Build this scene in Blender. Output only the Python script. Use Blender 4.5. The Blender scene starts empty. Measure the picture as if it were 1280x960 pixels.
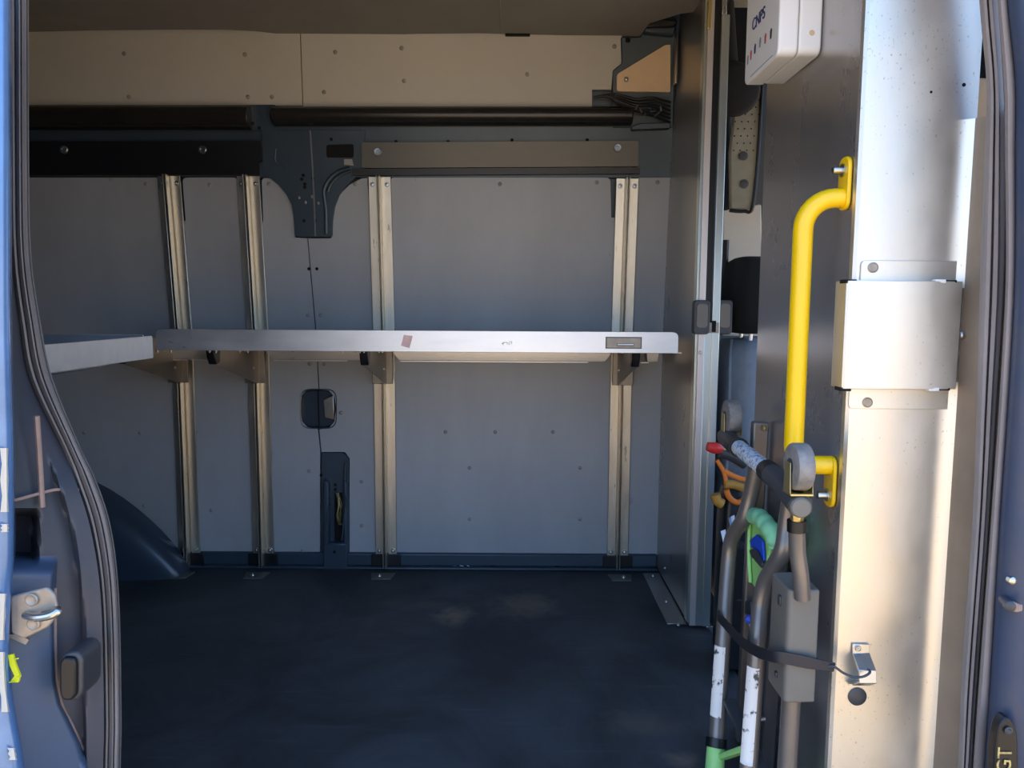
import bpy, bmesh, math, random
from mathutils import Vector, Matrix
random.seed(7)
scene = bpy.context.scene
COL = scene.collection

# ------------------------------------------------------------------ camera
F = 962.0
PITCH = math.atan(98.0 / F)
CAM = Vector((0, 0, 1.0))
FW = Vector((0, math.cos(PITCH), -math.sin(PITCH)))
UP = Vector((0, math.sin(PITCH), math.cos(PITCH)))
RT = Vector((1, 0, 0))
ROLL = math.radians(0.35)
RT, UP = (RT * math.cos(ROLL) + UP * math.sin(ROLL)), (UP * math.cos(ROLL) - RT * math.sin(ROLL))
cd = bpy.data.cameras.new('camera')
cam = bpy.data.objects.new('camera', cd)
COL.objects.link(cam)
cam.matrix_world = Matrix(((RT.x, UP.x, -FW.x, CAM.x), (RT.y, UP.y, -FW.y, CAM.y), (RT.z, UP.z, -FW.z, CAM.z), (0, 0, 0, 1)))
cd.sensor_fit = 'HORIZONTAL'
cd.sensor_width = 36
cd.lens = 36 * F / 1280
cd.clip_start = 0.02
scene.camera = cam

def ray(u, v):
    return FW + RT * ((u - 640) / F) + UP * ((480 - v) / F)
def atY(u, v, Y):
    d = ray(u, v); return CAM + d * (Y / d.y)
def atX(u, v, X):
    d = ray(u, v); return CAM + d * (X / d.x)
def atZ(u, v, Z):
    d = ray(u, v); return CAM + d * ((Z - CAM.z) / d.z)
def Yw(z):                       # the far side wall leans in above the shelf
    if z < 0.9: return 2.86
    if z < 1.48: return 2.86 - 0.06 * (z - 0.9) / 0.58
    return 2.80 - 0.11 * (z - 1.48) / 0.55
def atW(u, v, off=0.0):
    Y = 2.8
    for _ in range(12):
        p = atY(u, v, Y); Y = Yw(p.z) - off
    return atY(u, v, Y)

# ------------------------------------------------------------------ materials
def S(h):
    h = h.lstrip('#')
    c = [int(h[i:i + 2], 16) / 255 for i in (0, 2, 4)]
    return tuple((x / 12.92 if x <= .04045 else ((x + .055) / 1.055) ** 2.4) for x in c) + (1,)

def mat(name, col, rough=.5, metal=0.0, var=0.12, vs=8.0, bump=0.0, bs=60.0, spec=.5, stretch=(1, 1, 1), col2=None, lo=.35, hi=.7, coat=0.0, rvar=0.0, speck=None):
    m = bpy.data.materials.new(name); m.use_nodes = True
    nt = m.node_tree; N = nt.nodes; L = nt.links
    b = N['Principled BSDF']
    b.inputs['Roughness'].default_value = rough
    b.inputs['Metallic'].default_value = metal
    b.inputs['Specular IOR Level'].default_value = spec
    if coat: b.inputs['Coat Weight'].default_value = coat; b.inputs['Coat Roughness'].default_value = .12
    tc = N.new('ShaderNodeTexCoord'); mp = N.new('ShaderNodeMapping'); mp.inputs['Scale'].default_value = stretch
    geo = N.new('ShaderNodeNewGeometry')
    L.new(geo.outputs['Position'], mp.inputs['Vector'])
    nz = N.new('ShaderNodeTexNoise'); nz.inputs['Scale'].default_value = vs; nz.inputs['Detail'].default_value = 6; nz.inputs['Roughness'].default_value = .62
    L.new(mp.outputs[0], nz.inputs['Vector'])
    rp = N.new('ShaderNodeValToRGB')
    c2 = S(col2) if isinstance(col2, str) else (tuple(min(1, x * (1 + var)) for x in S(col)[:3]) + (1,))
    c1 = S(col) if col2 else tuple(x * (1 - var) for x in S(col)[:3]) + (1,)
    rp.color_ramp.elements[0].color = c1; rp.color_ramp.elements[1].color = c2
    rp.color_ramp.elements[0].position = lo; rp.color_ramp.elements[1].position = hi
    L.new(nz.outputs['Fac'], rp.inputs['Fac']); L.new(rp.outputs['Color'], b.inputs['Base Color'])
    if speck:
        n5 = N.new('ShaderNodeTexNoise'); n5.inputs['Scale'].default_value = speck[0]; n5.inputs['Detail'].default_value = 4; L.new(mp.outputs[0], n5.inputs['Vector'])
        n6 = N.new('ShaderNodeTexNoise'); n6.inputs['Scale'].default_value = speck[3]; n6.inputs['Detail'].default_value = 2; L.new(geo.outputs['Position'], n6.inputs['Vector'])
        a5 = N.new('ShaderNodeMath'); a5.operation = 'MULTIPLY_ADD'; a5.inputs[1].default_value = .35; L.new(n6.outputs['Fac'], a5.inputs[0]); L.new(n5.outputs['Fac'], a5.inputs[2])
        m5 = N.new('ShaderNodeMapRange'); m5.inputs['From Min'].default_value = speck[1]; m5.inputs['From Max'].default_value = speck[1] + .05; m5.inputs['To Max'].default_value = speck[4]; L.new(a5.outputs[0], m5.inputs['Value'])
        x5 = N.new('ShaderNodeMix'); x5.data_type = 'RGBA'; L.new(m5.outputs[0], x5.inputs['Factor']); L.new(rp.outputs['Color'], x5.inputs['A']); x5.inputs['B'].default_value = S(speck[2]); L.new(x5.outputs['Result'], b.inputs['Base Color'])
    if rvar:
        mr = N.new('ShaderNodeMapRange'); mr.inputs['To Min'].default_value = rough - rvar; mr.inputs['To Max'].default_value = rough + rvar
        mr.inputs['From Min'].default_value = .3; mr.inputs['From Max'].default_value = .7
        L.new(nz.outputs['Fac'], mr.inputs['Value']); L.new(mr.outputs[0], b.inputs['Roughness'])
    if bump:
        n2 = N.new('ShaderNodeTexNoise'); n2.inputs['Scale'].default_value = bs; n2.inputs['Detail'].default_value = 3
        L.new(mp.outputs[0], n2.inputs['Vector'])
        bp = N.new('ShaderNodeBump'); bp.inputs['Strength'].default_value = bump; bp.inputs['Distance'].default_value = .004
        L.new(n2.outputs['Fac'], bp.inputs['Height']); L.new(bp.outputs[0], b.inputs['Normal'])
    m['bsdf'] = b.name
    return m

M = {}
M['liner'] = mat('liner_plastic', '#9fa1a3', .40, 0, .07, 2.5, .05, 90, speck=(16, .93, '#7c7873', 3, .5), stretch=(2.2, 1, .8))
M['liner_top'] = mat('liner_fabric', '#b9b6ae', .55, 0, .05, 3.0, .05, 90)
M['rivet'] = mat('rivet_plastic', '#8d8a86', .45)
M['ceiling'] = mat('headliner_fabric', '#8d8880', .8, 0, .06, 6, .1, 200)
M['body'] = mat('dark_blue_paint', '#2e3b49', .35, 0, .1, 4, 0, 60, .5, coat=.3)
M['bodyin'] = mat('primer_blue_steel', '#3a4854', .38, .25, .12, 5, .03, 30)
M['bluepaint'] = mat('metallic_blue_paint', '#6088bb', .25, .35, .18, 9, 0, 60, .5, coat=.8)
M['jamb'] = mat('dusty_blue_jamb', '#40464f', .5, .1, .2, 5, .05, 40, .4, col2='#545055', lo=.40, hi=.70)
M['black'] = mat('black_plastic', '#101114', .42, 0, .1, 8)
M['bar'] = mat('black_vinyl', '#242220', .26, 0, .1, 8, .03, 120)
M['darkpanel'] = mat('charcoal_plastic', '#55554f', .34, 0, .08, 8)
M['hole'] = mat('black_void', '#040506', .9)
M['rubber'] = mat('seal_rubber', '#807a78', .6, 0, .15, 6, .04, 60)
M['rubber_b'] = mat('dusty_rubber', '#8a817d', .65, 0, .15, 6, .04, 60)
M['alu'] = mat('aluminium', '#c9c8c4', .34, 1, .07, 5, .03, 14, stretch=(1, 1, 6), rvar=.06)
M['alu_rail'] = mat('rail_aluminium', '#d8d0c0', .36, .9, .08, 30, .03, 60, stretch=(1, 1, .25), rvar=.05, speck=(90, .86, '#6a665e', 6, .6))
M['alu_shelf'] = mat('shelf_aluminium', '#dcdcdc', .42, .9, .06, 10, .02, 40, stretch=(1, 3, 3), rvar=.06, speck=(30, .88, '#9a958c', 4, .6))
M['alu_panel'] = mat('scuffed_aluminium_panel', '#e8e2d6', .42, .92, .07, 7, .03, 10, stretch=(1.4, 1, .8), rvar=.10, speck=(170, .845, '#a39880', 3, .55))
M['alu_dark'] = mat('grey_bulkhead_metal', '#b5b2b2', .27, .85, .08, 3, .01, 8, stretch=(1, 1, .5), rvar=.04)
M['divider'] = mat('brushed_divider_metal', '#a9a6a2', .30, .8, .08, 4, .03, 8, stretch=(1, 1, .4), rvar=.05)
M['steel'] = mat('zinc_steel', '#c4c2bd', .28, 1, .1, 20)
M['strip'] = mat('pale_alu_strip', '#cfd6cf', .3, .9, .08, 12, 0, 60, stretch=(1, 1, .2))
M['chrome'] = mat('polished_strip', '#d8cfc8', .4, .75, .06, 12, 0, 60, stretch=(1, 1, .2))
M['floor'] = None
M['yellow'] = mat('yellow_enamel', '#f7c800', .35, 0, .04, 8, 0, 60, .5, coat=.2)
M['white'] = mat('white_plastic', '#e9e8e6', .4, 0, .03, 6)
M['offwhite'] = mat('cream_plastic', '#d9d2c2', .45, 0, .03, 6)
M['stain'] = mat('tan_stain', '#c9b48f', .5)
M['navy'] = mat('navy_ink', '#2b2f66', .5)
M['red'] = mat('red_ink', '#c04a48', .5)
M['grey_ink'] = mat('grey_ink', '#8b939c', .5)
M['dark_ink'] = mat('dark_ink', '#2a2b30', .5)
M['tube'] = mat('grey_enamel_tube', '#7f7770', .34, .5, .1, 10)
M['tube_d'] = mat('charcoal_casting', '#46474a', .45, .3, .08, 10)
M['housing'] = mat('taupe_plastic', '#716c63', .5, 0, .06, 10)
M['green'] = mat('lime_plastic', '#a2dc82', .5, 0, .06, 10)
M['green_r'] = mat('mint_rubber', '#8fd9a6', .55, 0, .06, 10)
M['blue'] = mat('bright_blue_plastic', '#1f4fd0', .4)
M['wheel'] = mat('worn_grey_rubber', '#857f79', .6, 0, .25, 45)
M['label'] = mat('printed_label', '#dfe4ea', .45, 0, .3, 120, col2='#4a6f96', lo=.5, hi=.62)
M['worn_label'] = mat('worn_white_label', '#ece6dc', .5, 0, .3, 45, col2='#4a4744', lo=.56, hi=.62, stretch=(1, 1, 1))
M['brass'] = mat('brass', '#cdb77c', .35, .9)
M['tan'] = mat('tan_board', '#dcc09c', .5, 0, .05, 12)
M['wire'] = mat('black_loom', '#0c0c0d', .5)
M['seat'] = mat('blue_grey_cloth', '#8793a0', .85, 0, .08, 30, .2, 300)
M['seat_black'] = mat('black_cloth', '#0d0e11', .9, 0, .1, 30, .2, 300)
M['trim'] = mat('pale_cab_trim', '#d2ccbc', .6, 0, .04, 8)
M['perf'] = mat('olive_grey_trim', '#8f8d7c', .55, 0, .12, 20)
M['orange'] = mat('orange_webbing', '#e07a25', .6)
M['ochre'] = mat('ochre_webbing', '#b08335', .6)
M['redtool'] = mat('red_plastic', '#cf2f2a', .4)
M['paper'] = mat('paper', '#dfe6f0', .6)
M['paperb'] = mat('blue_paper', '#7fa6cf', .6)
M['jamb_blue'] = mat('dark_blue_jamb', '#39455c', .45, .1, .15, 7, .03, 40, .5, col2='#4d4f5a', lo=.45, hi=.75)
M['edge_paint'] = mat('brown_dusty_paint', '#8c7c6a', .45, .3, .15, 6)
M['jamb_skin'] = mat('blue_jamb_skin', '#46566d', .42, .15, .12, 5, .03, 40, .5)
M['bracket_alu'] = mat('dull_bracket_metal', '#8f867a', .4, .75, .08, 8)
M['hivis'] = mat('yellow_tape', '#d9e021', .5)
M['strap'] = mat('black_rubber_strap', '#2b2a2e', .5, 0, .1, 14)
M['dust_plate'] = mat('dusty_zinc', '#a59a8c', .5, .5, .2, 24)
M['pink'] = mat('pink_tape', '#e2bcb4', .6, 0, .15, 60)
M['sealer'] = mat('dusty_sealer', '#9a8276', .7, 0, .15, 30)
M['ground'] = mat('sunlit_sandy_ground', '#c2a379', .95, 0, .12, 1.5, .2, 20)
M['gold'] = mat('worn_gold_print', '#c9b878', .45, .3, .3, 60, col2='#6d6250', lo=.4, hi=.7)

def floor_mat():
    m = bpy.data.materials.new('black_rubber_mat'); m.use_nodes = True
    nt = m.node_tree; N = nt.nodes; L = nt.links; b = N['Principled BSDF']
    geo = N.new('ShaderNodeNewGeometry')
    n1 = N.new('ShaderNodeTexNoise'); n1.inputs['Scale'].default_value = 2.6; n1.inputs['Detail'].default_value = 8; n1.inputs['Roughness'].default_value = .7; n1.inputs['Distortion'].default_value = .6
    L.new(geo.outputs['Position'], n1.inputs['Vector'])
    r1 = N.new('ShaderNodeValToRGB'); r1.color_ramp.elements[0].color = S('#2a2e31'); r1.color_ramp.elements[1].color = S('#484e53')
    r1.color_ramp.elements[0].position = .38; r1.color_ramp.elements[1].position = .75
    L.new(n1.outputs['Fac'], r1.inputs['Fac'])
    last = r1.outputs['Color']
    n3 = N.new('ShaderNodeTexNoise'); n3.inputs['Scale'].default_value = 14; n3.inputs['Detail'].default_value = 5; n3.inputs['Distortion'].default_value = 1.2
    L.new(geo.outputs['Position'], n3.inputs['Vector'])
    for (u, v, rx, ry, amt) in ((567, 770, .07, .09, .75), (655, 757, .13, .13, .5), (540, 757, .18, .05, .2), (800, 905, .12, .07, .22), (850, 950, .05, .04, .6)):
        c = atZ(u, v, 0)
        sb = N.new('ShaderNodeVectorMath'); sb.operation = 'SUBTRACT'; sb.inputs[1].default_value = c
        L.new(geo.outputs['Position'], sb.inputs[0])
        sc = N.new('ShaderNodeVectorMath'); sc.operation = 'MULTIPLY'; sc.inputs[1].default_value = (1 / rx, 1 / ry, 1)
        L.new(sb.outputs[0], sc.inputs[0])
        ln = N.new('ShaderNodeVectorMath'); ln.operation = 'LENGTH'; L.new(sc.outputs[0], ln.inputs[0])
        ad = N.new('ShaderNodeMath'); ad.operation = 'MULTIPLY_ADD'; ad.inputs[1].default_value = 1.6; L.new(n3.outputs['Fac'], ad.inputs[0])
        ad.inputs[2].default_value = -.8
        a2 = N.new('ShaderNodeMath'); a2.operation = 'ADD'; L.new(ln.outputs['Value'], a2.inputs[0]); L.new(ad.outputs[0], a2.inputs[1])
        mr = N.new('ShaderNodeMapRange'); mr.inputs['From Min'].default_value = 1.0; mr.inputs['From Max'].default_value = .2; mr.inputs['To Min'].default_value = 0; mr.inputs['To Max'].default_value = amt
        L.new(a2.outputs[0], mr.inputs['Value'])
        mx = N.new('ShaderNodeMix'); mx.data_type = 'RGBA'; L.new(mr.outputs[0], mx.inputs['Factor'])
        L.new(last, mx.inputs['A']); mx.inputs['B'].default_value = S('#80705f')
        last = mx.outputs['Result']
    # long thin scuffs
    mp = N.new('ShaderNodeMapping'); mp.inputs['Scale'].default_value = (1.2, 14, 1); mp.inputs['Rotation'].default_value = (0, 0, .5)
    L.new(geo.outputs['Position'], mp.inputs['Vector'])
    n4 = N.new('ShaderNodeTexNoise'); n4.inputs['Scale'].default_value = 4; n4.inputs['Detail'].default_value = 6; L.new(mp.outputs[0], n4.inputs['Vector'])
    m4 = N.new('ShaderNodeMapRange'); m4.inputs['From Min'].default_value = .6; m4.inputs['From Max'].default_value = .8; m4.inputs['To Max'].default_value = .35; L.new(n4.outputs['Fac'], m4.inputs['Value'])
    mx = N.new('ShaderNodeMix'); mx.data_type = 'RGBA'; L.new(m4.outputs[0], mx.inputs['Factor']); L.new(last, mx.inputs['A']); mx.inputs['B'].default_value = S('#5a6165')
    L.new(mx.outputs['Result'], b.inputs['Base Color'])
    b.inputs['Roughness'].default_value = .62
    bp = N.new('ShaderNodeBump'); bp.inputs['Strength'].default_value = .15; bp.inputs['Distance'].default_value = .003
    n2 = N.new('ShaderNodeTexNoise'); n2.inputs['Scale'].default_value = 120; L.new(geo.outputs['Position'], n2.inputs['Vector'])
    L.new(n2.outputs['Fac'], bp.inputs['Height']); L.new(bp.outputs[0], b.inputs['Normal'])
    return m
M['floor'] = floor_mat()

# ------------------------------------------------------------------ mesh helpers
def V(*a): return Vector(a)
def basis(ax):
    ax = ax.normalized()
    t = Vector((0, 0, 1)) if abs(ax.z) < .9 else Vector((1, 0, 0))
    a = ax.cross(t).normalized(); b = ax.cross(a).normalized()
    return a, b
def spline(pts, n=8):
    pts = [Vector(p) for p in pts]; out = []
    P = [pts[0]] + pts + [pts[-1]]
    for i in range(1, len(P) - 2):
        for k in range(n):
            t = k / n; p0, p1, p2, p3 = P[i - 1:i + 3]
            out.append(.5 * ((2 * p1) + (p2 - p0) * t + (2 * p0 - 5 * p1 + 4 * p2 - p3) * t * t + (3 * p1 - p0 - 3 * p2 + p3) * t ** 3))
    out.append(pts[-1]); return out
def rpoly(pts, r, n=5):
    """round the corners of a 2-D polygon; r one number or one per corner"""
    out = []; k = len(pts)
    for i in range(k):
        rr = r[i] if isinstance(r, (list, tuple)) else r
        p = Vector(pts[i][:2]); a = Vector(pts[i - 1][:2]); b = Vector(pts[(i + 1) % k][:2])
        if rr <= 0: out.append(tuple(p)); continue
        da = a - p; db = b - p
        d = min(rr, da.length * .48, db.length * .48)
        s = p + da.normalized() * d; e = p + db.normalized() * d
        for j in range(n + 1):
            t = j / n
            q = s * (1 - t) ** 2 + p * 2 * t * (1 - t) + e * t * t
            out.append(tuple(q))
    return out

class MB:
    def __init__(s): s.v = []; s.f = []
    def add(s, vs, fs):
        n = len(s.v); s.v += [Vector(p) for p in vs]; s.f += [tuple(i + n for i in f) for f in fs]; return s
    def box(s, x0, x1, y0, y1, z0, z1):
        return s.add([(x, y, z) for z in (z0, z1) for y in (y0, y1) for x in (x0, x1)], [(0, 2, 3, 1), (4, 5, 7, 6), (0, 1, 5, 4), (2, 6, 7, 3), (0, 4, 6, 2), (1, 3, 7, 5)])
    def prism(s, pts, off):
        pts = [Vector(p) for p in pts]; off = Vector(off); n = len(pts)
        return s.add(pts + [p + off for p in pts], [tuple(range(n)), tuple(range(2 * n - 1, n - 1, -1))] + [(i, (i + 1) % n, n + (i + 1) % n, n + i) for i in range(n)])
    def loft(s, rings, closed=True, caps=True):
        n = len(rings[0]); vs = [p for r in rings for p in r]; fs = []
        for i in range(len(rings) - 1):
            for j in range(n if closed else n - 1):
                k = (j + 1) % n
                fs.append((i * n + j, i * n + k, (i + 1) * n + k, (i + 1) * n + j))
        if caps and closed:
            fs.append(tuple(range(n - 1, -1, -1))); fs.append(tuple(range((len(rings) - 1) * n, len(rings) * n)))
        return s.add(vs, fs)
    def cyl(s, p0, p1, r0, r1=None, n=16):
        p0 = Vector(p0); p1 = Vector(p1); r1 = r0 if r1 is None else r1
        a, b = basis(p1 - p0)
        return s.loft([[p + (a * math.cos(2 * math.pi * k / n) + b * math.sin(2 * math.pi * k / n)) * r for k in range(n)] for p, r in ((p0, r0), (p1, r1))])
    def lathe(s, p0, ax, prof, n=20):
        p0 = Vector(p0); ax = Vector(ax).normalized(); a, b = basis(ax)
        return s.loft([[p0 + ax * h + (a * math.cos(2 * math.pi * k / n) + b * math.sin(2 * math.pi * k / n)) * max(r, 1e-4) for k in range(n)] for h, r in prof])
    def tube(s, path, r, n=12, flat=1.0, up=None):
        path = [Vector(p) for p in path]; rings = []; N = len(path)
        a = None
        for i, p in enumerate(path):
            t = (path[min(i + 1, N - 1)] - path[max(i - 1, 0)]).normalized()
            if up is not None:
                b = Vector(up); b = (b - t * b.dot(t)).normalized(); a = t.cross(b).normalized()
            elif a is None: a, b = basis(t)
            else:
                a = (a - t * a.dot(t)).normalized(); b = t.cross(a).normalized()
            rr = r[i] if isinstance(r, (list, tuple)) else r
            rings.append([p + a * math.cos(2 * math.pi * k / n) * rr * flat + b * math.sin(2 * math.pi * k / n) * rr for k in range(n)])
        return s.loft(rings)
    def sqtube(s, path, w, h, up):
        path = [Vector(p) for p in path]; rings = []; N = len(path)
        for i, p in enumerate(path):
            t = (path[min(i + 1, N - 1)] - path[max(i - 1, 0)]).normalized()
            b = Vector(up); b = (b - t * b.dot(t)).normalized(); a = t.cross(b).normalized()
            rings.append([p + a * w * x + b * h * y for x, y in ((-.5, -.5), (.5, -.5), (.5, .5), (-.5, .5))])
        return s.loft(rings)
    def wall(s, uv, off=0.0, thick=.006, cuts=(.9, 1.48)):
        """polygon on the far wall given by its corners, bent to the wall's lean"""
        pts = [atW(u, v, off) for u, v in uv]
        bm = bmesh.new()
        f = bm.faces.new([bm.verts.new((p.x, 0, p.z)) for p in pts])
        for c in cuts:
            bmesh.ops.bisect_plane(bm, geom=bm.verts[:] + bm.edges[:] + bm.faces[:], plane_co=(0, 0, c), plane_no=(0, 0, 1))
        bmesh.ops.triangulate(bm, faces=bm.faces[:])
        bmesh.ops.recalc_face_normals(bm, faces=bm.faces[:])
        if bm.faces and sum(f.normal.y for f in bm.faces) > 0: bmesh.ops.reverse_faces(bm, faces=bm.faces[:])
        for w in bm.verts: w.co.y = Yw(w.co.z) - off
        r = bmesh.ops.extrude_face_region(bm, geom=bm.faces[:])
        # extruded copy is the front; push originals back
        nv = {g for g in r['geom'] if isinstance(g, bmesh.types.BMVert)}
        for w in bm.verts:
            if w not in nv: w.co.y += thick
        bm.verts.index_update()
        s.add([w.co.copy() for w in bm.verts], [[w.index for w in f.verts] for f in bm.faces]); bm.free(); return s
    def build(s, name, m, parent=None, bevel=0, seg=2, smooth=35, pivot=None):
        if parent is not None:
            o_ = Vector((0, 0, 0)); q = parent
            while q is not None: o_ += q.location; q = q.parent
        elif pivot is not None: o_ = Vector(pivot)
        else:
            o_ = Vector(((min(p.x for p in s.v) + max(p.x for p in s.v)) / 2, (min(p.y for p in s.v) + max(p.y for p in s.v)) / 2, min(p.z for p in s.v)))
        me = bpy.data.meshes.new(name)
        me.from_pydata([p - o_ for p in s.v], [], s.f); 
        bm = bmesh.new(); bm.from_mesh(me); bmesh.ops.recalc_face_normals(bm, faces=bm.faces[:]); bm.to_mesh(me); bm.free()
        for p in me.polygons: p.use_smooth = True
        me.set_sharp_from_angle(angle=math.radians(smooth))
        me.materials.append(M[m] if isinstance(m, str) else m)
        o = bpy.data.objects.new(name, me); COL.objects.link(o)
        if parent is not None: o.parent = parent
        else: o.location = o_
        if bevel:
            bv = o.modifiers.new('edge', 'BEVEL'); bv.width = bevel; bv.segments = seg; bv.limit_method = 'ANGLE'; bv.angle_limit = math.radians(40)
        return o

def tag(o, label=None, cat=None, group=None, kind=None):
    if label: o['label'] = label
    if cat: o['category'] = cat
    if group: o['group'] = group
    if kind: o['kind'] = kind
    return o
def thing(name, label, cat, loc, group=None):
    o = bpy.data.objects.new(name, None); o.empty_display_size = .05; COL.objects.link(o); o.location = loc
    return tag(o, label, cat, group)
def copy_part(src, parent, world):
    c = src.copy(); COL.objects.link(c); c.parent = parent
    q = parent; o_ = Vector((0, 0, 0))
    while q is not None: o_ += q.location; q = q.parent
    c.location = Vector(world) - o_
    return c
def struct(o, ): o['kind'] = 'structure'; return o

# prototypes of tiny repeated parts: a mesh centred on its own origin, facing -Y
def proto_mesh(name, m, fn):
    b = MB(); fn(b)
    o = b.build(name, m, None, pivot=(0, 0, 0)); COL.objects.unlink(o); return o
RIV = proto_mesh('rivet', 'rivet', lambda b: b.lathe((0, .002, 0), (0, -1, 0), [(0, .0075), (.003, .0072), (.0048, .005), (.0055, .0015)], 14))
HOLE = proto_mesh('bolt_hole', 'hole', lambda b: b.lathe((0, .002, 0), (0, -1, 0), [(0, .006), (.0026, .006)], 12))
BOLT = proto_mesh('bolt', 'steel', lambda b: b.lathe((0, .004, 0), (0, -1, 0), [(0, .0085), (.005, .0085), (.0065, .0075), (.0066, .004), (.010, .0038), (.0105, .003)], 14))
SCREW = proto_mesh('screw', 'steel', lambda b: b.lathe((0, .004, 0), (0, -1, 0), [(0, .014), (.006, .014), (.008, .012), (.0078, .007), (.0045, .006), (.0045, .001)], 18))

# ------------------------------------------------------------------ the setting
X0, X1 = -2.6, 2.3
CEIL = 1.912
b = MB().box(X0, .62, 1.12, 2.92, -.04, 0); struct(b.build('floor', 'floor'))
b = MB().box(.62, X1, 1.12, 2.92, -.30, -.26); o = b.build('floor_cab', 'black'); struct(o)
# far body side, bent
def bent_wall(x0, x1, off, z0, z1, th):
    zs = [z0, .9, 1.48, z1]
    return [[V(x0, Yw(z) - off, z), V(x1, Yw(z) - off, z), V(x1, Yw(z) - off + th, z), V(x0, Yw(z) - off + th, z)] for z in zs]
b = MB().loft(bent_wall(X0, 1.0, -.035, -.3, 2.25, .05)); struct(b.build('wall_back', 'bodyin'))
# cab driver side: below and above the door window
b = MB().box(1.0, X1, 2.80, 2.9, -.3, .62); b.box(1.0, X1, 2.72, 2.85, 1.3, 2.25); struct(b.build('wall_cab', 'trim'))
b = MB().box(X0 - .05, X0, 1.12, 2.95, -.3, 2.25); struct(b.build('wall_left', 'liner'))
b = MB().box(X1, X1 + .05, 1.12, 2.95, -.3, .6); struct(b.build('wall_right', 'black'))
b = MB().box(X0, X1 - .5, 1.0, 2.98, 2.22, 2.27); struct(b.build('ceiling_roof', 'bluepaint'))
# headliner with a wavy far edge
hl = [(-90, 43), (36, 40.5), (120, 38.5), (200, 37.5), (280, 37.5), (320, 39.5), (350, 43), (385, 46), (410, 46.4), (450, 45), (520, 43), (600, 42), (632, 43), (700, 44.5), (778, 46), (800, 46.5), (812, 30), (850, 18), (905, 10)]
far = [atZ(u, v, CEIL) for u, v in hl]
pts = [V(p.x, min(p.y, Yw(CEIL) + .03), CEIL) for p in far]
pts = [V(X0, pts[0].y, CEIL)] + [p for p in pts if p.x > X0] + [V(X1 - .5, pts[-1].y, CEIL), V(X1 - .5, 1.15, CEIL), V(X0, 1.15, CEIL)]
b = MB().prism(pts, (0, 0, .03)); struct(b.build('ceiling', 'ceiling', bevel=.004))
# seam line across the headliner and the slot at its edge
p = atZ(627, 40, CEIL); b = MB().box(p.x - .0015, p.x + .0015, 1.2, p.y, CEIL - .002, CEIL + .01); o = b.build('trim_1', 'rivet'); struct(o)
p = atZ(647, 43, CEIL); b = MB().box(p.x - .042, p.x + .042, p.y - .01, p.y + .006, CEIL - .006, CEIL + .02); struct(b.build('trim_2', 'hole', bevel=.003))

# near side of the body with the sliding-door opening
b = MB().box(X0, -.74, 1.06, 1.16, -.3, 2.25); b.box(-.74, .84, 1.06, 1.16, 1.74, 2.25); b.box(.84, 1.1, 1.06, 1.2, -.3, 2.25)
b.box(1.1, X1, 1.06, 1.12, -.3, .6); b.box(1.1, X1, 1.06, 1.12, 1.3, 2.25); b.box(-.74, .84, 1.06, 1.12, -.3, -.04)
struct(b.build('wall_front', 'bluepaint'))
gb = MB().box(-60, 60, -70, 60, -.78, -.70); struct(gb.build('ground', 'ground'))

# sill along the far wall
b = MB(); p0 = atW(-60, 722, .05); 
b.box(X0, .556, 2.828, 2.90, 0, .012); b.box(X0, .556, 2.845, 2.90, .01, .06)
sill = struct(b.build('baseboard_back', 'bodyin', bevel=.006))
for u, v in ((453, 711), (535, 711), (616, 711), (697, 711), (264, 713), (366, 713)):
    p = atY(u, v, 2.846); MB().box(p.x - .01, p.x + .01, 2.8435, 2.85, p.z - .012, p.z + .012).build('slot_hole', 'hole', sill)
pp = [atY(u, v, 2.8445) for u, v in ((558, 712), (566, 708), (574, 709), (570, 712), (562, 712))]
pq = [atY(u, v, 2.8445) for u, v in ((575, 707), (583, 709), (588, 712), (594, 711), (584, 707))]
MB().tube(spline(pp, 5), .0013, 6).tube(spline(pq, 5), .0013, 6).build('embossed_mark', 'steel', sill)

# ------------------------------------------------------------------ liner panels on the far wall
def liner(name, label, uv, m, rivets, holes=(), off=0.0, group=None):
    b = MB().wall(uv, off, .008)
    o = b.build(name, m, None, bevel=0); tag(o, label, 'wall panel', group)
    for i, (u, v) in enumerate(rivets): copy_part(RIV, o, atW(u, v, off + .0005)).name = 'rivet'
    for i, (u, v) in enumerate(holes): copy_part(HOLE, o, atW(u, v, off + .0005)).name = 'bolt_hole'
    return o
LL = [(-90, 222)] + rpoly([(-60, 222), (203, 222), (206, 276), (232, 276), (228, 222), (297, 222), (301, 277), (329, 277), (327, 222), (340, 223)], [0, 6, 0, 0, 6, 6, 0, 0, 6, 0], 4) + \
     [(352, 230), (361, 243), (366, 260), (369, 297), (384, 298), (389, 355), (394, 412), (398, 486)] + [(384, 487), (377, 494), (375, 510), (377, 527), (384, 534), (397, 536), (400, 562), (400, 698), (393, 706), (214, 706), (206, 694), (146, 648), (100, 618), (-90, 600)]
LR = [(385.2, 298), (414, 298), (416.5, 262), (424, 244), (437, 231), (452, 223)] + rpoly([(459, 222), (463, 280), (489, 280), (487, 222), (763, 222), (764, 272), (795, 272), (794, 222), (850, 222)], [4, 0, 0, 6, 6, 0, 0, 6, 0], 4) + \
     [(835, 706), (443, 706), (437, 699), (437, 573), (431, 565), (402, 565), (399.3, 537), (411, 535), (418, 527), (420, 510), (418, 496), (411, 488), (399.4, 487), (395.4, 412), (390.3, 355)]
liner('wall_liner_panel', 'grey plastic lower wall liner left of the central seam, running behind two aluminium rails', LL, 'liner',
      [(182, 230), (262, 231), (336, 230), (105, 541), (175, 541), (246, 541), (180, 632), (264, 638), (386, 589), (378, 689), (385, 394), (387, 455)], [(386, 336)])
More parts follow.
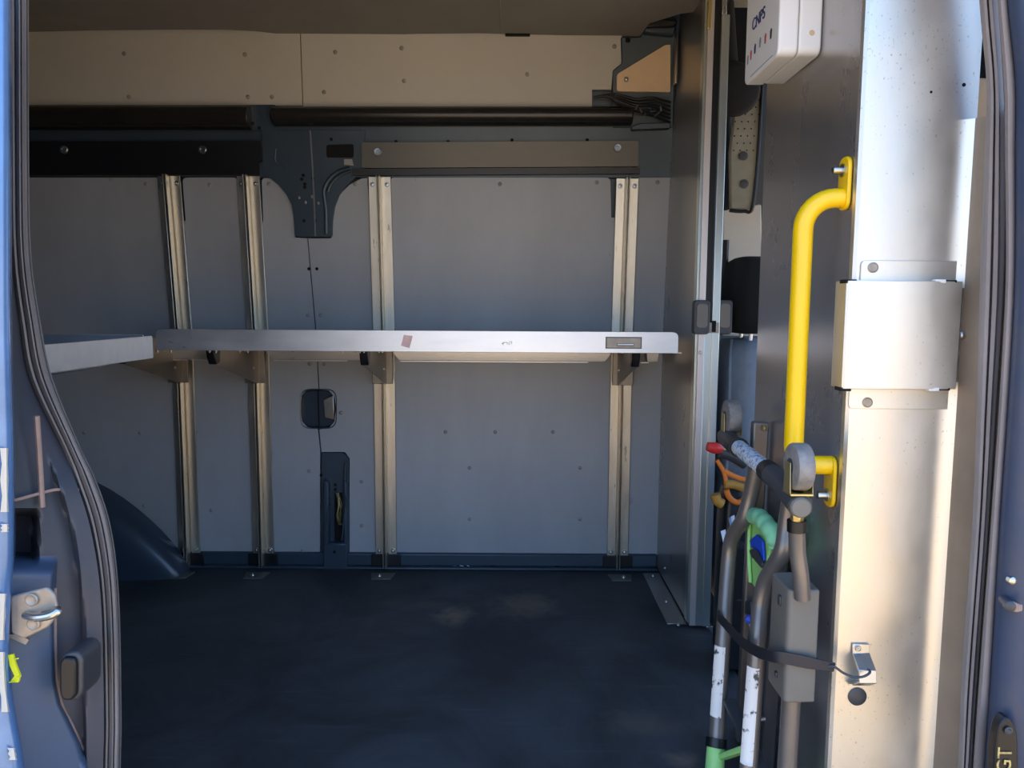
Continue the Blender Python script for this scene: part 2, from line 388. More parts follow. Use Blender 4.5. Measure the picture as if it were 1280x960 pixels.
liner('wall_liner_panel', 'grey plastic lower wall liner right of the central seam, ending at the metal partition', LR, 'liner',
      [(444, 230), (625, 230), (746, 228), (822, 228), (426, 516), (557, 540), (619, 540), (691, 540), (452, 602), (452, 657), (587, 585), (725, 585), (587, 649), (725, 649), (401, 394), (405, 455)], [(396, 336)])
UL = [(-90, 20), (374, 20), (378, 132), (-90, 132)]
UR = [(375.2, 20), (777, 20), (778, 78), (766, 88), (764, 112), (740, 112), (740, 134), (379.2, 134)]
liner('wall_liner_panel', 'beige upper wall liner left of the fine seam, above the black roll covers', UL, 'liner_top', [(155, 67), (306, 68), (161, 121), (310, 121), (340, 121)], off=.0)
liner('wall_liner_panel', 'beige upper wall liner right of the fine seam, beside the tan board', UR, 'liner_top', [(419, 65), (502, 60), (505, 101), (405, 115), (768, 58), (659, 93)], off=.0)

# horizontal body rail of blue steel between black covers
b = MB().wall([(-90, 150), (845, 150), (840, 222), (-90, 221)], .004, .03); rail_body = struct(b.build('trim_3', 'bodyin'))
for u, v in ((495, 177), (560, 177), (640, 175), (734, 175)): copy_part(HOLE, rail_body, atW(u, v, .0045)).name = 'bolt_hole'

# black rounded roll covers
def roll(label, u0, u1, v0, v1):
    b = MB(); rings = []
    n = 12
    for u in (u0, u1):
        a = atW(u, v0, .02); c = atW(u, v1, .02); h = a.z - c.z
        x = a.x; ring = []
        for k in range(n + 1):
            t = math.pi * k / n
            ring.append(V(x, Yw(a.z) + .0 - .005 - .055 * math.sin(t) ** .75, (a.z + c.z) / 2 + h / 2 * math.cos(t)))
        rings.append(ring)
    b.loft(rings); return tag(b.build('rail_cover', 'bar', None, bevel=.004, smooth=50), label, 'cover')
roll('black rounded rail cover on the left, above the screwed black panel', -90, 313, 131, 163)
roll('long black rounded rail cover on the right, ending at the loose black cables', 341, 790, 133, 158)
# flat panels with big screws
def flat_panel(label, uv, m, scr):
    b = MB().wall(uv, .03, .024); o = b.build('side_guard', m, None, bevel=.004); tag(o, label, 'panel')
    for u, v in scr: copy_part(SCREW, o, atW(u, v, .032)).name = 'screw'
    return o
flat_panel('matte black panel with two round screws, left of the steel pillar head', rpoly([(-90, 177), (327, 176), (327, 200), (322, 202), (322, 219), (-90, 219)], [0, 4, 2, 0, 2, 0]), 'black', [(80, 187), (253, 187)])
flat_panel('long charcoal panel with two round screws, right of the steel pillar head', rpoly([(452, 178), (798, 176), (798, 208), (452, 210)], 3), 'darkpanel', [(472, 190), (772, 185)])
b = MB().wall([(440, 211), (800, 209), (800, 217), (440, 219)], .026, .02)  # black strip put in as the shade of the gap
tag(b.build('shadow_gap', 'black', None), 'black strip standing in for the dark gap under the long charcoal panel', 'channel')

# pillar head of the body
ph = thing('steel_bracket', 'dark blue steel pillar head with curved shoulders, in the middle of the wall', 'bracket', atW(392, 296, .01))
out = [(312, 131), (343, 131), (343, 163), (456, 163), (454, 214), (444, 222)] + [(434, 231), (424, 243), (418, 258), (415.5, 275)] + rpoly([(415, 285), (415, 296), (369, 296), (368.5, 285)], [0, 4, 4, 0]) + [(367.5, 272), (364.5, 256), (358, 243), (348, 231), (338, 223), (328, 217), (328, 176), (327, 163), (313, 163)]
MB().wall(out, .014, .014).build('plate', 'bodyin', ph, bevel=.004)
MB().wall([(386.8, 163), (388.4, 163), (395, 295), (393.4, 295)], .0165, .003).build('seam', 'steel', ph)
rib = [atW(u, v, .016) for u, v in ((408, 292), (407.5, 262), (405, 240), (411, 225), (424, 214), (438, 210))]
rib2 = [atW(u, v, .014) for u, v in ((410, 240), (414, 230), (424, 220), (438, 213))]
MB().tube(spline(rib, 6), .0075, 8).tube(spline(rib2, 6), .006, 8).build('pressed_rib', 'bodyin', ph)
rib3 = [atW(u, v, .0145) for u, v in ((345, 186), (344, 200), (350, 207), (358, 213))]
MB().tube(spline(rib3, 6), .003, 8).build('pressed_rib', 'bodyin', ph)
MB().wall(rpoly([(408, 181), (442, 180), (442, 197), (408, 197)], 3), .0165, .003).build('slot', 'hole', ph)
MB().wall([(430, 199), (440, 199), (442, 207), (430, 206)], .0165, .002).build('sticker', 'rivet', ph)
for u, v in ((379, 219), (391, 223), (377, 224), (381, 230), (381, 234), (380, 276), (394, 276), (414, 174), (316, 154), (324, 160)): copy_part(HOLE, ph, atW(u, v, .015)).name = 'bolt_hole'
for u, v in ((374, 247), (390, 246), (382, 253), (398, 254)):
    q = copy_part(HOLE, ph, atW(u, v, .015)); q.name = 'weld_dot'; q.scale = (.55, 1, .8); q.data = RIV.data

# upper right corner: blue steel, tan board, cables
cb = thing('corner_bracket', 'blue-grey steel corner bracket above the tan board, against the partition', 'bracket', atW(800, 120, .02))
MB().wall([(776, 46), (800, 46), (806, 22), (846, 22), (842, 160), (766, 160), (766, 88), (777, 79)], .006, .02, cuts=(1.48,)).build('plate', 'bodyin', cb, bevel=.004)
b = MB(); q = [atW(u, v, .04) for u, v in ((804, 40), (812, 22), (846, 27), (843, 44))]; b.prism(q, (0, .03, 0)); b.build('top_lug', 'bodyin', cb, bevel=.006)
MB().prism([atW(u, v, .055) for u, v in ((804, 34), (811, 20), (848, 26), (843, 33))], (0, .03, 0)).build('rubber_pad', 'black', cb, bevel=.004)
MB().wall(rpoly([(782, 47), (788, 47), (788, 53), (782, 53)], 2), .008, .003).build('slot', 'hole', cb)
tb = thing('tan_board', 'small tan board with a slanted top edge and one screw, screwed beside the partition', 'board', atW(805, 114, .03))
MB().wall(rpoly([(771, 93), (832, 56), (838, 56), (838, 115), (771, 114)], [3, 3, 0, 2, 3]), .022, .012).build('board', 'tan', tb, bevel=.002)
q = copy_part(BOLT, tb, atW(783, 99, .026)); q.name = 'screw'
MB().box(.541, .549, Yw(1.85) - .055, Yw(1.85) - .018, atW(838, 112).z, atW(838, 46).z).build('edge_angle', 'steel', tb, bevel=.002)
cbl = []
b = MB()
for i in range(6):
    y0 = 118 + i * 3.4
    path = [atW(742 + i * 5, 122 - i * 1.2, .018 + .003 * i), atW(770, 118 + i * 2.2, .03), atW(795, y0 + 6, .045 + .006 * (i % 3)), atW(815, 122 + i * 4.5, .05), atW(838, 128 + i * 5, .03)]
    b.tube(spline(path, 6), .0042, 8)
tag(b.build('cable_bundle', 'wire', None), 'black cable bundle sagging from the end of the long rail cover', 'cables')
b = MB()
for i in range(7):
    p = atW(796 + i * 5, 134 + (i * 37) % 11, .068); d = V(random.uniform(-.01, .01), -.004, random.uniform(-.01, .01)); b.cyl(p - d, p + d, .003)
cbt = bpy.data.objects['cable_bundle']
b.build('cable_tie', 'steel', cbt)
b = MB().wall([(790, 158), (800, 154), (838, 153), (838, 160), (790, 162)], .045, .03, cuts=())
tag(b.build('weld_flange', 'bodyin', None, bevel=.003), 'short steel flange directly below the cable bundle', 'flange')

# recess hole, lower post
rc = thing('wall_recess', 'dark rounded recess with a shiny steel tab, below the shelf on the seam', 'recess', atW(398, 535, 0))
def ringpts(k, off): 
    cx, cy, hw, hh = 398, 511, 22.5 * k, 24.5 * k
    return [atW(u, v, off) for u, v in rpoly([(cx - hw, cy - hh), (cx + hw, cy - hh), (cx + hw, cy + hh), (cx - hw, cy + hh)], 13 * k, 6)]
b = MB().loft([ringpts(1.02, .002), ringpts(.97, .001), ringpts(.95, -.02), ringpts(.88, -.031)], caps=False); b.prism(ringpts(.9, -.030), (0, .002, 0)); b.build('bowl', 'body', rc, smooth=50)
MB().prism([atW(u, v, -.01) for u, v in ((404, 500), (417, 494), (418, 525), (406, 522))], (0, .006, 0)).build('steel_tab', 'steel', rc, bevel=.002)
MB().wall([(396.6, 488), (398, 488), (399.4, 535), (398, 535)], .003, .003).build('divider_rib', 'hole', rc)
po = thing('lower_post', 'dark blue steel post with a window slot and loose wires, rising from the floor', 'post', atW(418, 730, .03))
outer = rpoly([(402, 566), (430, 566), (436, 574), (437, 730), (404, 730), (401, 700)], [3, 5, 3, 0, 0, 0])
MB().wall(outer, .0, .02, cuts=()).build('back_plate', 'bodyin', po, bevel=.004)
b = MB()
for q in ([(404, 600), (411, 604), (411, 680), (404, 690)], [(429, 600), (434, 604), (434, 690), (429, 680)], [(404, 679), (434, 679), (434, 730), (404, 730)]):
    b.wall(q, .03, .04, cuts=())
b.build('channel', 'bodyin', po, bevel=.006)
MB().tube(spline([atW(u, v, .02) for u, v in ((432, 578), (431, 600), (433, 612))], 5), .004, 8).tube(spline([atW(u, v, .034) for u, v in ((412, 632), (409, 650), (409, 676))], 5), .003, 8).tube(spline([atW(u, v, .034) for u, v in ((433, 620), (430, 650), (427, 676))], 5), .003, 8).build('pressed_rib', 'bodyin', po)
MB().wall([(418, 616), (428, 616), (427, 678), (418, 678)], .004, .004, cuts=()).build('opening', 'hole', po)
MB().wall([(408, 612), (418, 616), (418, 678), (409, 676)], .006, .004, cuts=()).build('inner_plate', 'body', po)
b = MB()
for i in range(4):
    b.tube(spline([atW(420 + i, 616, .012), atW(423 + (i * 7) % 5, 630, .026), atW(421 + (i * 5) % 7, 645, .03), atW(424 + i, 656, .02)], 6), .0022, 6)
b.build('wire', 'brass', po)
for u, v in ((419, 606), (419, 612), (418, 690), (418, 722), (401.5, 594)): copy_part(HOLE, po, atW(u, v, .031 if v > 680 else .002)).name = 'bolt_hole'

# wheel arch, a rounded hump on the floor
rings = []
for k in range(15):
    t = k / 14 * math.pi / 2
    r = []
    for j in range(13):
        s_ = j / 12 * math.pi / 2
        # super-ellipsoid quarter: X from -1.27 leftwards, Y from the wall outwards, Z up
        ex = 1.45
        x = -1.72 + .515 * math.cos(t) ** ex
        rr = math.sin(t) ** ex
        kx = max(0, min(1, (x + 1.50) / .28)); yb = 2.853 - .045 * kx
        y = yb - (.17 - .045 * kx) * (.35 + .65 * math.sin(t) ** .5) * math.cos(s_) ** .7
        z = .38 * rr * math.sin(s_) ** .7
        r.append(V(x, y, z))
    rings.append(r)
rings2 = [[V(-2.3, p.y, p.z) for p in rings[-1]]]
b = MB().loft(rings + rings2, closed=False)
tag(b.build('wheel_arch', 'body', None, smooth=60), 'dark blue rounded wheel arch on the floor by the left door seal', 'wheel arch')

# ------------------------------------------------------------------ upright shelf rails
ZT = 1.452
def make_rail(x, label):
    t = thing('shelf_rail', label, 'rail', (x, 2.86, .03), 'upright shelf rails on the far wall')
    zs = [.025, .9, ZT]
    def bar(xa, xb, o0, o1, z0=None):
        b = MB(); rings = []
        for z in zs:
            zz = z if z > .03 or z0 is None else z0
            y = Yw(zz) - o0; y1 = Yw(zz) - o1
            rings.append([V(x + xa, y, zz), V(x + xb, y, zz), V(x + xb, y1, zz), V(x + xa, y1, zz)])
        return b.loft(rings)
    b = bar(-.040, -.009, .006, .014); b.loft(bar(.009, .040, .006, .014).v and [[p for p in bar(.009, .040, .006, .014).v][i * 4:i * 4 + 4] for i in range(3)])
    c = bar(-.012, .012, .003, .009); b.add(c.v, c.f)
    b.build('base_strip', 'alu_rail', t, bevel=.0015)
    b = MB()
    for q in (bar(-.0075, -.0045, .009, .050, .012), bar(.0025, .0055, .009, .050, .012)): b.add(q.v, q.f)
    b.build('channel_fin', 'alu_rail', t, bevel=.001)
    MB().box(x - .056, x + .056, 2.838, 2.846, .012, .058).build('foot_shadow', 'black', t, bevel=.002)  # black box stands in for the shadow around the rail foot
    for sx in (-.026, .026):
        for z in (1.425, .07): copy_part(BOLT, t, (x + sx, Yw(z) - .016, z)).name = 'bolt'
    return t
RX = [atY(231, 560, 2.84).x, atY(325, 560, 2.84).x, atY(481, 560, 2.84).x, atY(775, 560, 2.84).x]
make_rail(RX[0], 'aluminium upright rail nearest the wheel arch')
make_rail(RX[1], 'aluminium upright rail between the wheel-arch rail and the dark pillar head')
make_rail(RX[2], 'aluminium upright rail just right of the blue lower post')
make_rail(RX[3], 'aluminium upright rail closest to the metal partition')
# floor tabs under the rails
for i, (x, lb) in enumerate(zip(RX, ('floor clip plate in front of the rail by the wheel arch', 'floor clip plate in front of the second rail from the wheel arch', 'floor clip plate in front of the rail by the blue post', 'floor clip plate in front of the rail by the partition'))):
    o = MB().prism([(x - .045, 2.785, .0), (x + .045, 2.785, .0), (x + .035, 2.72, .0), (x - .035, 2.72, .0)], (0, 0, .006)).build('floor_clip', 'darkpanel', None, bevel=.002)
    tag(o, lb, 'clip', 'floor clips under the rails')
    q = copy_part(BOLT, o, (x + (-.01 if i < 3 else .01), 2.75, .007)); q.rotation_euler = (-math.pi / 2, 0, 0)

# ------------------------------------------------------------------ main shelf
YL = 2.28
A = atY(194, 412, YL); B = atY(848, 416, YL)
ZS = (A.z + B.z) / 2 + .002
XL, XR = A.x, B.x
LIP = .063
sh = thing('wall_shelf', 'long aluminium tray shelf on four brackets along the far wall', 'shelf', ((XL + XR) / 2, 2.5, ZS - LIP))
b = MB().box(XL + .004, XR - .004, YL + .002, 2.80, ZS - .034, ZS - .030)
for xx in (XL + .001, XR - .004):
    b.prism([(xx, y, z) for y, z in ((YL + .003, ZS - .018), (2.79, ZS - .034), (2.79, ZS - .05), (YL + .003, ZS - LIP * .8))], (.003, 0, 0))
b.build('tray', 'alu_shelf', sh, bevel=.001)
lip = rpoly([(XL, ZS - LIP), (XL, ZS), (XR, ZS), (XR, ZS - LIP)], [0.002, .018, .018, 0.002], 4)
MB().prism([(x, YL, z) for x, z in lip], (0, .003, 0)).build('front_lip', 'alu_shelf', sh, bevel=.0008)
MB().box(XL + .01, XR + .012, YL + .003, YL + .02, ZS - LIP - .0, ZS - LIP + .002).build('lip_return', 'alu_shelf', sh)
# hat channels under the rear edge, one per bay
def hat(u0, u1, slant0=.02, slant1=.02):
    x0 = atY(u0, 445, 2.74).x; x1 = atY(u1, 445, 2.74).x
    zt = ZS - .034; z1 = atY(500, 450.5, 2.74).z; zm = atY(500, 441.5, 2.74).z
    b = MB()
    b.loft([[V(x0, 2.722, zt), V(x0, 2.732, zm), V(x0 + slant0, 2.738, z1), V(x0 + slant0, 2.80, z1), V(x0, 2.80, zt)],
            [V(x1, 2.722, zt), V(x1, 2.732, zm), V(x1 - slant1, 2.738, z1), V(x1 - slant1, 2.80, z1), V(x1, 2.80, zt)]])
    b.build('rear_channel', 'alu_shelf', sh, bevel=.001)
    MB().box(x0 + slant0 + .005, x1 - slant1 - .06, 2.735, 2.742, z1 - .004, z1 - .001).build('channel_return', 'alu_shelf', sh)
hat(200, 306); hat(334, 462); hat(492, 763); hat(808, 823, .003, .003)
# label holder, pink tape, pen scribble
def lipbox(u0, v0, u1, v1, y0, y1):
    a = atY(u0, v0, YL); c = atY(u1, v1, YL); return MB().box(a.x, c.x, YL - y1, YL - y0, c.z, a.z)
lh = lipbox(757, 421, 802, 436, 0, .0015).build('label_holder', 'darkpanel', sh)
lipbox(758.6, 422.4, 800.5, 434.7, .0012, .0024).build('plate', 'dust_plate', lh)
lipbox(771, 429.2, 792, 432.4, .002, .0042).build('slot', 'dark_ink', lh)
lipbox(771.5, 429.7, 791.5, 431.5, .004, .0055).build('pull_bar', 'white', lh)
MB().prism([atY(u, v, YL - .0005) for u, v in ((505, 418.5), (516, 420), (512, 435), (501, 432))], (0, -.0006, 0)).build('tape', 'pink', sh)
b = MB()
for q in (((627, 430), (630, 428), (634, 428)), ((629, 428), (629, 431)), ((634, 431), (634, 428), (637, 431), (637, 427)), ((637, 427), (640, 427), (639, 430))):
    b.tube([atY(u, v, YL - .0008) for u, v in q], .0007, 5)
b.build('pen_mark', 'dark_ink', sh)
for u in (197, 214, 262, 270, 300, 310, 428, 446, 450, 455, 474, 478, 752, 776):
    p = atY(u, 440.5, YL + .05); q = copy_part(BOLT, sh, (p.x, YL + .05, p.z + .004)); q.name = 'bolt'; q.rotation_euler = (math.pi / 2, 0, 0); q.scale = (.6, .9, .6)

# shelf brackets
def make_bracket(x, label, capdir=1, ytip=2.33, off=.012):
    t = thing('shelf_bracket', label, 'bracket', (x, 2.8, .71), 'brackets under the shelves')
    zt = ZS - .036; zb = .712; ztip = atY(800, 458, 2.34).z
    yb = 2.86 - .053
    sgn = 1 if capdir > 0 else -1
    b = MB(); xp = x + off
    prof = [(yb, zb), (yb - .02, zb), (ytip + .03, ztip), (ytip + .03, zt), (yb, zt)]
    b.prism([(xp, y, z) for y, z in prof], (sgn * .003, 0, 0))
    b.build('gusset', 'bracket_alu', t, bevel=.001)
    MB().box(x - .038, x + .038, yb - .004, yb, zb, zt - .02).build('back_plate', 'bracket_alu', t, bevel=.002)
    MB().box(xp - .0 if sgn > 0 else xp - .035, xp + .035 if sgn > 0 else xp, ytip + .06, yb - .1, zt - .003, zt).build('top_flange', 'bracket_alu', t, bevel=.001)
    MB().prism([(xp - sgn * .003, y, z) for y, z in ((ytip, zt), (ytip + .07, zt), (ytip + .055, ztip), (ytip + .028, ztip - .004), (ytip + .012, ztip + .02))], (sgn * .025, 0, 0)).build('end_cap', 'black', t, bevel=.003)
    for y, z in ((yb - .06, zt - .03), (yb - .14, zt - .05), (yb - .06, zb + .06)):
        q = copy_part(BOLT, t, (xp + (sgn * .005 if sgn > 0 else -.006) if x > 0 else xp + .004, y, z)); q.rotation_euler = (0, 0, math.pi / 2 if x < 0 else -math.pi / 2); q.scale = (.6, .6, .6)
    q = MB().box(x - .012, x + .012, yb - .03, yb - .004, zt - .06, zt - .018).build('clamp', 'steel', t, bevel=.003)
    return t
make_bracket(RX[0], 'triangular shelf bracket half hidden behind the angled left shelf end')
make_bracket(RX[1], 'triangular shelf bracket under the left end of the long shelf')
make_bracket(RX[2], 'triangular shelf bracket under the pink-taped part of the long shelf')
make_bracket(RX[3], 'triangular shelf bracket with a big black end cap under the label holder', -1, off=-.018)

# left shelf on the near wall
XS = -.815
yf = 1.745; zt = atY(190, 419.5, yf).z; zl = .051
ls = thing('rear_shelf', 'short aluminium tray shelf seen end-on, jutting in behind the left door seal', 'shelf', (XS - .4, 1.45, zt - zl))
b = MB().box(-1.9, XS - .003, 1.17, yf - .003, zt - .030, zt - .026); b.box(-1.9, XS - .02, yf - .003, yf, zt - .045, zt + .002)
b.build('tray', 'alu_shelf', ls, bevel=.001)
q = rpoly([(1.17, zt - zl), (yf, zt - zl), (yf, zt), (1.17, zt)], [0, .003, .006, 0])
MB().prism([(XS, y, z) for y, z in q], (-.003, 0, 0)).build('end_lip', 'alu_shelf', ls, bevel=.0008)
MB().box(-1.9, XS - .03, 1.25, 1.6, zt - .06, zt - .031).build('under_channel', 'alu', ls, bevel=.004)

# ------------------------------------------------------------------ partition between cargo and cab: left section
XP = .557
YE = 2.32
pt = thing('partition_door', 'brushed grey metal partition section standing by the far wall, with a latch on its edge', 'partition', (XP, 2.55, 0))
zb = .012
prof = [(YE, zb), (2.855, zb), (2.855, .9), (2.795, 1.48), (2.70, 1.985), (YE, 1.985)]
MB().prism([(XP, y, z) for y, z in prof], (.012, 0, 0)).build('panel', 'divider', pt, bevel=.001)
zbot = atY(885, 781, YE).z; ztop = atY(885, 20, YE).z
def strip(u0, u1, y0, y1, m, n, z0=zbot, z1=1.93):
    a = atY(u0, 400, YE).x; c = atY(u1, 400, YE).x
    return MB().box(a, c, y0, y1, z0, z1).build(n, m, pt, bevel=.002)
strip(869, 872.6, YE - .004, YE + .03, 'strip', 'edge_trim', .02)
strip(872.2, 880.5, YE - .010, YE + .03, 'chrome', 'edge_trim', zbot)
zl_ = atY(885, 403, YE).z
strip(880, 889.5, YE - .004, YE + .02, 'black', 'rubber_gap', zl_)
strip(879.8, 889.5, YE - .010, YE + .02, 'strip', 'lower_rail', zbot, zl_)
strip(888.6, 898.5, YE - .014, YE + .04, 'strip', 'outer_rail', zbot + .0, ztop)
strip(889, 895, YE - .010, YE + .04, 'alu_dark', 'outer_rail', ztop, 1.93)
strip(872, 877, YE - .012, YE + .03, 'brass', 'hanger', ztop - .04, 1.93)
# bottom guide
a = atY(868, 790, YE); c = atY(882, 790, YE)
MB().box(a.x + .004, c.x, YE - .004, YE + .03, .012, zbot + .01).build('bottom_guide', 'tube_d', pt, bevel=.003)
MB().box(c.x + .002, c.x + .03, YE, YE + .03, zbot - .035, zbot - .005).build('guide_clip', 'alu_dark', pt, bevel=.002)
# foot flange
b = MB().box(XP - .062, XP + .0, YE + .02, 2.80, .001, .005); b.build('foot_flange', 'divider', pt, bevel=.001)
for y in (2.77, 2.52, 2.33):
    q = copy_part(BOLT, pt, (XP - .03, y, .006)); q.rotation_euler = (-math.pi / 2, 0, 0); q.scale = (.7, .7, .7)
for y in (2.70, 2.33):
    q = copy_part(BOLT, pt, (XP - .001, y, .06)); q.rotation_euler = (0, 0, -math.pi / 2); q.scale = (.6, .6, .6)
# latch: two grey pulls either side of the edge and the worn strike
for (u0, u1) in ((868, 887), (897.5, 915)):
    dy = .03 if u0 < 880 else .008
    a = atY(u0, 375, YE - dy); c = atY(u1, 418, YE - dy)
    poly = rpoly([(a.x, c.z), (c.x, c.z), (c.x, a.z), (a.x, a.z)], .012, 5)
    h = MB().prism([(x, YE - dy, z) for x, z in poly], (0, .03, 0)).build('latch_pull', 'tube_d', pt, bevel=.003)
    k = .0075; poly = rpoly([(a.x + k, c.z + .018), (c.x - k, c.z + .018), (c.x - k, a.z - .010), (a.x + k, a.z - .010)], .012, 5)
    MB().prism([(x, YE - dy - .0025, z) for x, z in poly], (0, .006, 0)).build('finger_dish', 'housing', h, bevel=.002)
a = atY(881, 403, YE - .016); c = atY(898, 432, YE - .016)
MB().box(a.x, c.x, YE - .018, YE, atY(890, 416, YE).z, a.z).build('strike_plate', 'dust_plate', pt, bevel=.001)
a = atY(890, 401, YE - .018); c = atY(894.5, 415, YE - .018)
MB().box(a.x, c.x, YE - .020, YE - .01, c.z, a.z).build('latch_hole', 'hole', pt)
q = copy_part(BOLT, pt, atY(875.5, 441, YE - .012)); q.scale = (.7, .7, .7)

# right section of the partition (dark face toward the load space)
YN = 1.285; YFAR = 1.752
bp_ = thing('partition_panel', 'dark grey scuffed metal partition wall behind the yellow grab handle', 'partition', (XP, 1.52, 0))
MB().box(XP, XP + .02, YN, YFAR, .012, 1.985).build('panel', 'alu_dark', bp_, bevel=.0015)
# head of the doorway and dark cab lining
# ------------------------------------------------------------------ bright aluminium pillar cover
YC = 1.27
def zc(v, u=1130): return atY(u, v, YC).z
pc = thing('pillar_cover', 'tall bright aluminium sheet covering the right door pillar', 'cover', (.65, YC, 0))
def cover_rings(z0, z1, topnotch=False):
    xs = [(XP - .0015, YC + .014), (XP, YC + .005), (XP + .005, YC)]
    xs += [(.60, YC), (.66, YC), (.700, YC), (.706, YC)]
    if not topnotch:
        for k in range(1, 8):
            t = k / 7 * math.radians(48)
            xs.append((.706 + .036 * math.sin(t), YC - .036 * (1 - math.cos(t))))
    else:
        xs.append((.742, YC))
    fr = [V(x, y, 0) for x, y in xs]
    bk = [V(x + .002, y + .003, 0) for x, y in reversed(xs)]
    return [[p + V(0, 0, z) for p in fr + bk] for z in (z0, z1)]
zn = zc(150, 1225)
b = MB().loft(cover_rings(.0, zn)); b.loft(cover_rings(zn, 1.85, True)); b.build('sheet', 'alu_panel', pc, smooth=25)
ed = [(.706 + .0365 * math.sin(math.radians(k)), YC - .0365 * (1 - math.cos(math.radians(k)))) for k in (47, 56, 66, 78)]
ed += [(.750, YC - .045), (.757, YC - .06), (.762, YC - .10)]
MB().loft([[V(x, y, z) for x, y in ed] + [V(x + .004, y + .002, z) for x, y in reversed(ed)] for z in (0, zn)]).build('pillar_edge', 'edge_paint', pc, smooth=35)
for u, v, k in ((1205, 106, .5), (1164, 115, .35), (1150, 505, .0)):
    if k: q = copy_part(HOLE, pc, atY(u, v, YC - .0005)); q.scale = (k, k, k); q.name = 'bolt_hole'
MB().lathe(atY(1071, 870, YC + .001), (0, -1, 0), [(0, .016), (.003, .016), (.0045, .0135), (.005, .004)], 24).build('hole_plug', 'tube_d', pc)
# folded bracket cover across the sheet
sc_ = thing('strike_cover', 'folded cream-lit aluminium box cover riveted across the pillar sheet', 'cover', (.66, YC, zc(500)))
def ub(u, v, y): return atY(u, v, y)
zt1, zb1 = zc(352), zc(484)
xa = atY(1055, 420, YC - .03).x; xb = atY(1200, 420, YC - .03).x
b = MB()
b.prism([(xa, YC + .012, 0), (xa, YC - .028, 0), (xa + .004, YC - .032, 0), (xb - .05, YC - .032, 0), (xb, YC - .028, 0), (xb, YC + .0, 0), (xb - .003, YC + .0, 0), (xb - .003, YC - .025, 0), (xb - .05, YC - .029, 0), (xa + .005, YC - .029, 0), (xa + .003, YC - .027, 0), (xa + .003, YC + .012, 0)], (0, 0, zt1 - zb1))
for w in b.v: w.z += zb1
b.build('box_face', 'alu_panel', sc_, bevel=.0008)
for (v0, v1, nm) in ((326, 352, 1), (484, 511, 0)):
    xa2, xb2 = atY(1075 if nm else 1068, 340, YC).x, atY(1203 if nm else 1197, 340, YC).x
    za, zb_ = zc(v0), zc(v1)
    poly = rpoly([(xa2, zb_), (xb2, zb_), (xb2, za), (xa2, za)], [0.001, .001, .001, .008] if nm else [.008, .001, .001, .001])
    b = MB().prism([(x, YC - .004, z) for x, z in poly], (0, .003, 0))
    zz = zb_ if nm else za
    b.box(xa + .006, xb - .03, YC - .03, YC - .003, zz - .0012, zz + .0012)
    b.build('flange', 'alu_panel', sc_, bevel=.0006)
    q = MB().lathe(atY(1091 if nm else 1084, 334.5 if nm else 503, YC - .0035), (0, -1, 0), [(0, .0085), (.002, .0085), (.0035, .006), (.0032, .003)], 18).build('rivet', 'dust_plate', sc_)
    MB().box(xb - .045, xb - .028, YC - .031, YC - .02, zz - .003, zz + .003).build('fold_tab', 'white', sc_, bevel=.001)
    MB().box(xb - .026, xb - .010, YC - .029, YC - .018, zz - .002, zz + .002).build('fold_notch', 'hole', sc_)
    MB().box(xa - .001, xa + .016, YC - .030, YC - .006, zz - .004, zz + .002).build('corner_notch', 'hole', sc_)
sp = atY(1200, 420, YC - .012)
MB().box(xb - .004, xb + .022, YC - .012, YC - .008, zb1 + .01, zt1 - .01).build('side_plate', 'alu_dark', sc_, bevel=.001)
MB().lathe((xb + .012, YC - .012, zc(418)), (0, -1, 0), [(0, .007), (.004, .007), (.008, .004), (.009, .001)], 16).build('bolt', 'steel', sc_)
# hook bracket
hk = thing('hook_bracket', 'small shiny folded metal hook bracket low on the pillar sheet', 'bracket', atY(1076, 852, YC - .01))
x0_, x1_ = atY(1063, 830, YC).x, atY(1084, 830, YC).x
zz = [zc(804), zc(816), zc(832), zc(840), zc(852)]
pr = [(YC - .002, zz[0]), (YC - .004, zz[1]), (YC - .030, zz[2] + .004), (YC - .034, zz[3]), (YC - .012, zz[4]), (YC - .010, zz[4] - .003), (YC - .037, zz[3] - .002), (YC - .033, zz[2] + .007), (YC - .007, zz[1] + .002), (YC - .005, zz[0])]
MB().prism([(x0_, y, z) for y, z in pr], (x1_ - x0_, 0, 0)).build('folded_strip', 'steel', hk, bevel=.001)
MB().box(x0_ - .006, x1_ + .008, YC - .012, YC - .001, zz[4] - .002, zz[4] + .001).build('foot', 'steel', hk)
q = copy_part(BOLT, hk, atY(1073, 811, YC - .008)); q.scale = (.6, .6, .6); q.name = 'rivet'

# things seen in the gap beyond the cover's top corner
o = MB().prism([atY(u, v, 1.34) for u, v in ((1200, 97), (1245, 97), (1245, 152), (1200, 152))], (0, .02, 0)).build('pillar_trim', 'tan', None, bevel=.004); tag(o, 'small tan trim block showing in the gap beside the pillar sheet top', 'trim')
o = MB().prism([atY(u, v, 1.40) for u, v in ((1170, -160), (1300, -160), (1300, 230), (1170, 230))], (0, .02, 0)).build('pillar_core', 'hole', None); tag(o, 'black hollow behind the top corner of the pillar sheet', 'pillar core')

